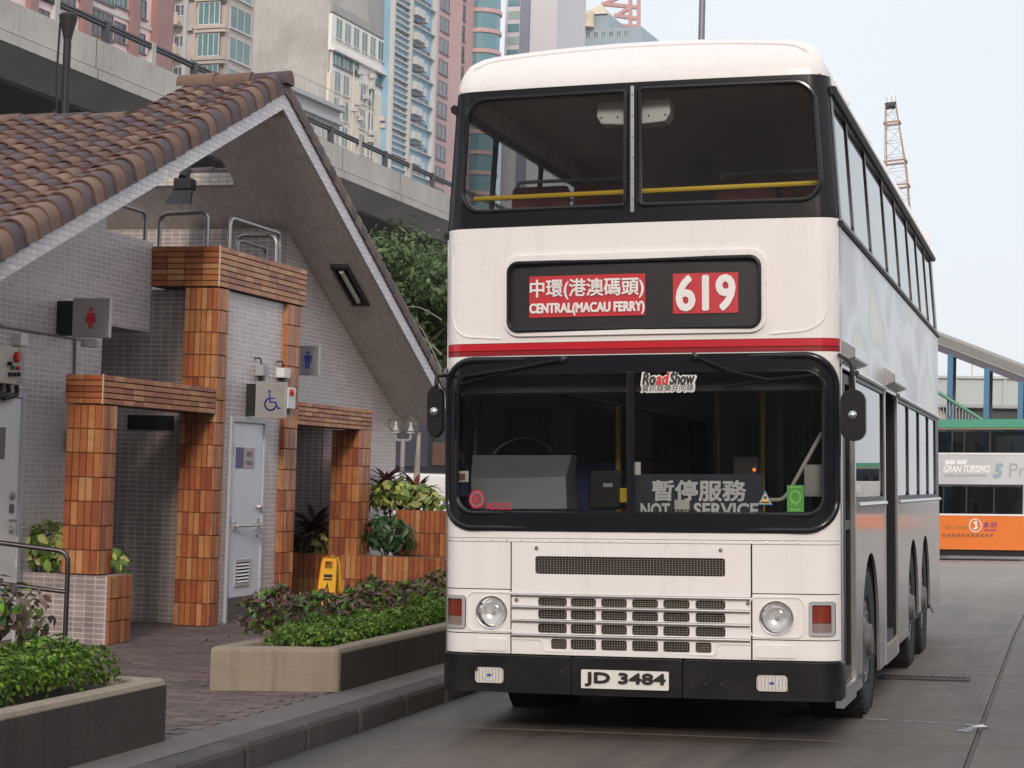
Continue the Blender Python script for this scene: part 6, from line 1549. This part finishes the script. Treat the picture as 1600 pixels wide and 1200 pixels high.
def shrub(name,label,cat,c,rad,n,L,wd_,m,group=None,up=.5,cut=None,stems=6,m2=None,p2=.2,curl=.3,face=False):
    """bush of single leaves: every leaf a part of its own"""
    t=thing(name,label,cat,(c[0],c[1],c[2]),group)
    s=MB()
    for k in range(stems):
        a=random.uniform(0,6.28); q=Vector((rad[0]*.7*math.cos(a),rad[1]*.7*math.sin(a),rad[2]*random.uniform(1.0,1.6)))
        s.tube([Vector(c),Vector(c)+q*.5+Vector((0,0,.05)),Vector(c)+q],.010,5,r1=.004)
    s.build('stem',stem_m,t)
    ms=[[leaf_mesh('leaf',L*k,wd_*k,mm,curl=curl*q) for k,q in ((.8,.6),(1,1),(1.15,1.5))] for mm in ((m,) if m2 is None else (m,m2))]
    for i in range(n):
        while True:
            u=Vector((random.gauss(0,1),random.gauss(0,1),random.gauss(0,1))).normalized()
            if u.z>-.35: break
        r_=random.random()**.33
        p=Vector((c[0]+rad[0]*u.x*r_,c[1]+rad[1]*u.y*r_,c[2]+rad[2]*(1+u.z*r_)*.9+random.uniform(-.02,.02)))
        if cut and not cut(p): continue
        d=Vector((u.x,u.y,u.z*.4+up*random.uniform(-.3,1.0)))
        d+=Vector((random.gauss(0,.35),random.gauss(0,.35),random.gauss(0,.3)))
        if face:
            z=(u+Vector((random.gauss(0,.35),random.gauss(0,.35)-.2,random.gauss(.25,.3)))).normalized(); y=Vector((random.gauss(0,.7),random.gauss(0,.5),random.uniform(-1.1,.35)))
            y=(y-z*y.dot(z)).normalized(); x=y.cross(z); Mf=Matrix(((x.x,y.x,z.x,p.x),(x.y,y.y,z.y,p.y),(x.z,y.z,z.z,p.z),(0,0,0,1)))
            grp=ms[1] if (m2 is not None and random.random()<p2) else ms[0]
            place(random.choice(grp),'leaf',t,Mf); continue
        grp=ms[1] if (m2 is not None and random.random()<p2) else ms[0]
        place(random.choice(grp),'leaf',t,orient(p,d))
    return t
# near bed: clipped hedge and dark red shrub
def cloud_pts(n,fn):
    P=[];N=[]
    while len(P)<n:
        p,nn=fn(); P.append(p);N.append(nn)
    return np.array(P),np.array(N)
def bumps(a,b,s): return math.sin(a*s*3.1+1.3)*math.sin(b*s*2.3+.4)+.6*math.sin(a*s*7.3)*math.sin(b*s*6.1+2)
def hedge(name,label,x0,x1,y0,y1,z0,h,n,size,m,amp=.035,shape=None):
    t=thing(name,label,'hedge',((x0+x1)/2,(y0+y1)/2,z0))
    def fn():
        a=random.random(); b=random.random(); x=x0+(x1-x0)*a; y=y0+(y1-y0)*b
        e=min(a*(x1-x0),(1-a)*(x1-x0),b*(y1-y0),(1-b)*(y1-y0)); er=min(1,e/(.32*(min(x1-x0,y1-y0))))
        top=h*(.45+.55*math.sqrt(max(0,1-(1-er)**2)))+amp*bumps(x,y,2.2)+amp*.5*bumps(y,x,6)
        q=random.random(); zz=top*(1-q*q*.75)
        k=Vector(((a-.5)*1.6*(1-er),(b-.5)*1.6*(1-er),.5+.5*er))
        if q>.5 and er<.5: k.z*=.3
        k+=Vector((random.gauss(0,.45),random.gauss(0,.45),random.gauss(0,.35)))
        return (x,y,z0+zz),tuple(k)
    P,N=cloud_pts(n,fn); leaf_cloud('foliage',P,N,rng.uniform(.7,1.3,n)*size,m,t,aspect=.6,kind='stuff')
    s=MB()
    for k in range(int((y1-y0)*7)):
        x=random.uniform(x0+.05,x1-.05); y=random.uniform(y0+.05,y1-.05)
        s.tube([(x,y,z0-.04),(x+random.uniform(-.04,.04),y+random.uniform(-.04,.04),z0+h*.7)],.006,4,r1=.003)
    s.build('stem',stem_m,t); return t
hedge('clipped_hedge','bright green clipped hedge in the near concrete planter',-2.98,-2.36,-5.2,-2.12,.385,.23,11000,.036,[leaf_hedge],.035)
p=W(36,985,Y=-1.6)
shrub('red_shrub','dark red leaved shrub with a few green leaves behind the near hedge','shrub',(p.x-.02,-2.0,.46),(.38,.38,.28),298,.085,.045,leaf_red,up=.9,m2=leaf_green,p2=.25,stems=14,face=True)
hedge('clipped_hedge','low bright green hedge along the kerb side of the pale concrete planter',-2.80,-2.34,.80,5.0,.345,.17,10000,.032,[leaf_hedge],.03)
def redrow():
    t=thing('red_shrub','row of dark red shrubs with green shoots behind the low green hedge','shrub',(-2.85,3,.35))
    n=3400
    def fn():
        b=random.random(); y=1.15+4.0*b; a=random.gauss(0,.14); x=-2.86+a+.12*math.sin(y*3)
        top=.31+.06*math.sin(y*4.2+1)+.05*math.sin(y*9.7)-abs(a)*.5
        q=random.random(); return (x,y,.35+top*(1-.8*q*q)),(random.gauss(0,.7)+a*2,random.gauss(-.3,.6),random.gauss(.6,.5))
    P,N=cloud_pts(n,fn); leaf_cloud('foliage',P,N,rng.uniform(.7,1.3,n)*.075,[leaf_red,leaf_red,leaf_red,leaf_green],t,aspect=.5,kind='stuff')
    s=MB()
    for k in range(50):
        y=random.uniform(1.1,5.1); x=-2.86+random.gauss(0,.1); s.tube([(x,y,.33),(x+random.gauss(0,.05),y+random.gauss(0,.05),.35+random.uniform(.2,.36))],.006,4,r1=.003)
    s.build('stem',stem_m,t)
redrow()
# variegated shrubs
p=W(78,850,Y=3.25)
shrub('variegated_shrub','yellow and green variegated shrub in the mosaic planter behind the handrail','shrub',(p.x-.05,3.22,.56),(.36,.20,.30),299,.10,.066,leaf_var,stems=8,curl=.25,face=True)
shrub('variegated_shrub','few variegated leaves sticking out past the nearest tile column','shrub',(-5.22,3.32,.60),(.12,.12,.17),60,.10,.055,leaf_var,stems=3,curl=.25,face=True)
shrub('variegated_shrub','variegated shrub filling the low planter under the orange tile lintel','shrub',(-5.68,9.42,.55),(.42,.20,.19),260,.10,.055,leaf_var,stems=8,face=True)
c=W(637,770,Y=10.3)
shrub('variegated_shrub','variegated shrub spilling over the taller orange planter beside the bus','shrub',(c.x,10.2,1.06),(.62,.26,.24),299,.13,.075,leaf_var,stems=10,curl=.3,face=True)
shrub('croton_bush','dark glossy green bush with a few red leaves beside the last tile column','bush',(W(603,830,Y=9.5).x,9.5,.57),(.36,.17,.30),299,.16,.055,leaf_dark,m2=leaf_cord2,p2=.05,stems=6,face=True)
def cordyline(label,c,H,n,L,m,spread=1.0):
    t=thing('cordyline',label,'plant',c)
    MB().tube([Vector(c),Vector(c)+Vector((.01,0,H*.5)),Vector(c)+Vector((0,.01,H))],.022,6,r1=.014).build('stem',stem_m,t)
    ms=[leaf_mesh('strap_leaf',L*k,L*.16,m,fold=.3,curl=q,seg=5) for k,q in ((.85,.35),(1,.7),(1.1,1.0))]
    for i in range(n):
        a=i*2.4+random.uniform(-.3,.3); el=random.uniform(-.1,1.25)
        p=Vector(c)+Vector((0,0,H*(.55+.5*i/n)))
        place(random.choice(ms),'strap_leaf',t,orient(p,(math.cos(a)*math.cos(el)*spread,math.sin(a)*math.cos(el)*spread,math.sin(el)),random.uniform(-.2,.2)))
c=W(490,860,Y=9.6); cordyline('dark purple strap leaved plant under the orange tile lintel',(c.x,9.55,.56),.34,64,.44,leaf_cord)
c=W(545,860,Y=9.8); cordyline('small dark purple strap leaved plant against the last tile column',(c.x,9.75,.56),.25,20,.32,leaf_cord)
for px,py,h,lab in ((602,770,.42,'crimson strap leaved plant between the last column and the globe lamps'),(650,770,.30,'crimson strap leaved plant behind the variegated shrub by the bus')):
    c=W(px,py,Y=10.75); cordyline(lab,(c.x,10.75,1.06),h*.95,52,.38,leaf_cord2)
# trees behind the toilet
def tree(label,base,H,crown,n,size,group='trees between the toilet and the flyover',tr=.16,limbs=9):
    t=thing('tree',label,'tree',base,group); b=Vector(base); c=b+Vector(crown[0]); rad=Vector(crown[1])
    m=MB().tube([b,b+Vector((.1,.05,H*.35)),c-Vector((0,0,rad.z*.3))],tr,8,r1=tr*.5)
    tips=[]
    for k in range(limbs):
        a=k*2.399; e=random.uniform(-.3,.9); q=c+Vector((rad.x*.75*math.cos(a)*math.cos(e),rad.y*.75*math.sin(a)*math.cos(e),rad.z*.75*math.sin(e)))
        s=b+Vector((.1,.05,H*.35)).lerp(c-b,random.uniform(.2,.7)); mid=(s+q)/2+Vector((0,0,.2))
        m.tube(bend([s,mid,q],1,3),tr*.3,6,r1=.012); tips.append(q)
    m.build('trunk',bark,t,smooth=True)
    # clumps of leaves through the crown, with gaps between
    cl=[]
    for k in range(int(26+n/500)):
        u=np.array([random.gauss(0,1),random.gauss(0,1),random.gauss(0,1)]); u/=np.linalg.norm(u); r_=random.random()**.4
        cl.append(np.array(c)+u*np.array(rad)*r_)
    cl+= [np.array(q) for q in tips]
    cl=np.array(cl); idx=rng.integers(0,len(cl),n); sg=np.array(rad).min()*.17
    off=rng.normal(size=(n,3)); P=cl[idx]+off*sg*np.array([1.25,1.25,.8]); N=off*.8+rng.normal(size=(n,3))*.6+np.array([0,0,.7])
    o=leaf_cloud('crown',P,N,rng.uniform(.6,1.4,n)*size,tree_leaf,t,aspect=.55); return t
for px,py,Y,r_,n_,lab in ((640,482,24,(2.3,1.8,1.28),15000,'dense green tree filling the gap between roof and bus'),(672,470,29,(2.0,1.8,1.45),11000,'taller tree with bare pale twigs just below the flyover'),(604,480,30,(1.9,1.8,1.35),8000,'tree mostly hidden behind the gable of the toilet')):
    c=W(px,py,Y=Y); tree(lab,(c.x,Y,-.2),c.z-.4,((0,0,c.z+.2),r_),n_,.14)
c=W(655,380,Y=26)
m=MB()
for k in range(3):
    a=W(690,random.uniform(430,580),Y=22.5); b=W(random.uniform(590,640),random.uniform(370,540),Y=22.2); mid=(a+b)/2+Vector((0,0,random.uniform(-.1,.35)))
    m.tube(bend([a,mid,b],2,4),.013,5,r1=.004)
    for j in range(4):
        s=a.lerp(b,random.uniform(.2,.9)); m.tube([s,s+Vector((random.uniform(-.5,.3),0,random.uniform(-.2,.5)))],.006,4,r1=.002)
o=m.build('bare_branch',mat('pale_twig',(.26,.23,.2),.9,var=.2,vs=8),bpy.data.objects['tree'])
# ================================================================ unseen halls added behind and beside the camera to cut light and darken reflections
hall_m=mat('added_hall_cladding',(.20,.175,.16),.6,var=.15,vs=.3,world=True)
def hall(label,x0,x1,y0,y1,h,axis,nb):
    t=thing('added_hall',label,'building',((x0+x1)/2,(y0+y1)/2,-.3))
    MB().box(x0,x1,y0,y1,-.3,h).build('wall',hall_m,t); MB().box(x0-.5,x1+.5,y0-.5,y1+.5,h,h+.5).build('roof',mat('added_hall_roof',(.3,.3,.3),.7),t)
    proto=None
    for k in range(nb):
        for z in (1.0,5.0,9.0,13.0):
            if z+2.6>h: continue
            if axis=='y': a=x0+(x1-x0)*(k+.15)/nb; b=x0+(x1-x0)*(k+.85)/nb; v=(a,b,y1,y1+.08,z,z+2.6)
            else: a=y0+(y1-y0)*(k+.15)/nb; b=y0+(y1-y0)*(k+.85)/nb; v=(x0-.08,x0,a,b,z,z+2.6)
            if proto is None: proto=MB().box(*v).build('window',pane_d,t); o0=Vector((v[0],v[2],v[4]))
            else: dup(proto,t,Matrix.Translation(Vector((v[0],v[2],v[4]))-o0))
hall('unseen dark grey hall added behind the viewpoint to block light and darken reflections',-45,60,-70,-48,15,'y',18)
hall('unseen low grey wing added beside the yard to shade walls and feed reflections',22,40,-47,30,5.2,'x',16)
# ================================================================ hazy air
hz=bpy.data.materials.new('haze'); hz.use_nodes=True; n=hz.node_tree.nodes; l=hz.node_tree.links
n.remove(n['Principled BSDF']); pv=n.new('ShaderNodeVolumePrincipled'); pv.inputs['Density'].default_value=.0003; pv.inputs['Color'].default_value=(.97,.98,1,1); pv.inputs['Anisotropy'].default_value=.3
l.new(pv.outputs[0],n['Material Output'].inputs['Volume'])
o=MB().box(-300,110,-80,440,-30,150).build('haze',hz); o['kind']='stuff'; hz.cycles.homogeneous_volume=True if hasattr(hz.cycles,'homogeneous_volume') else None
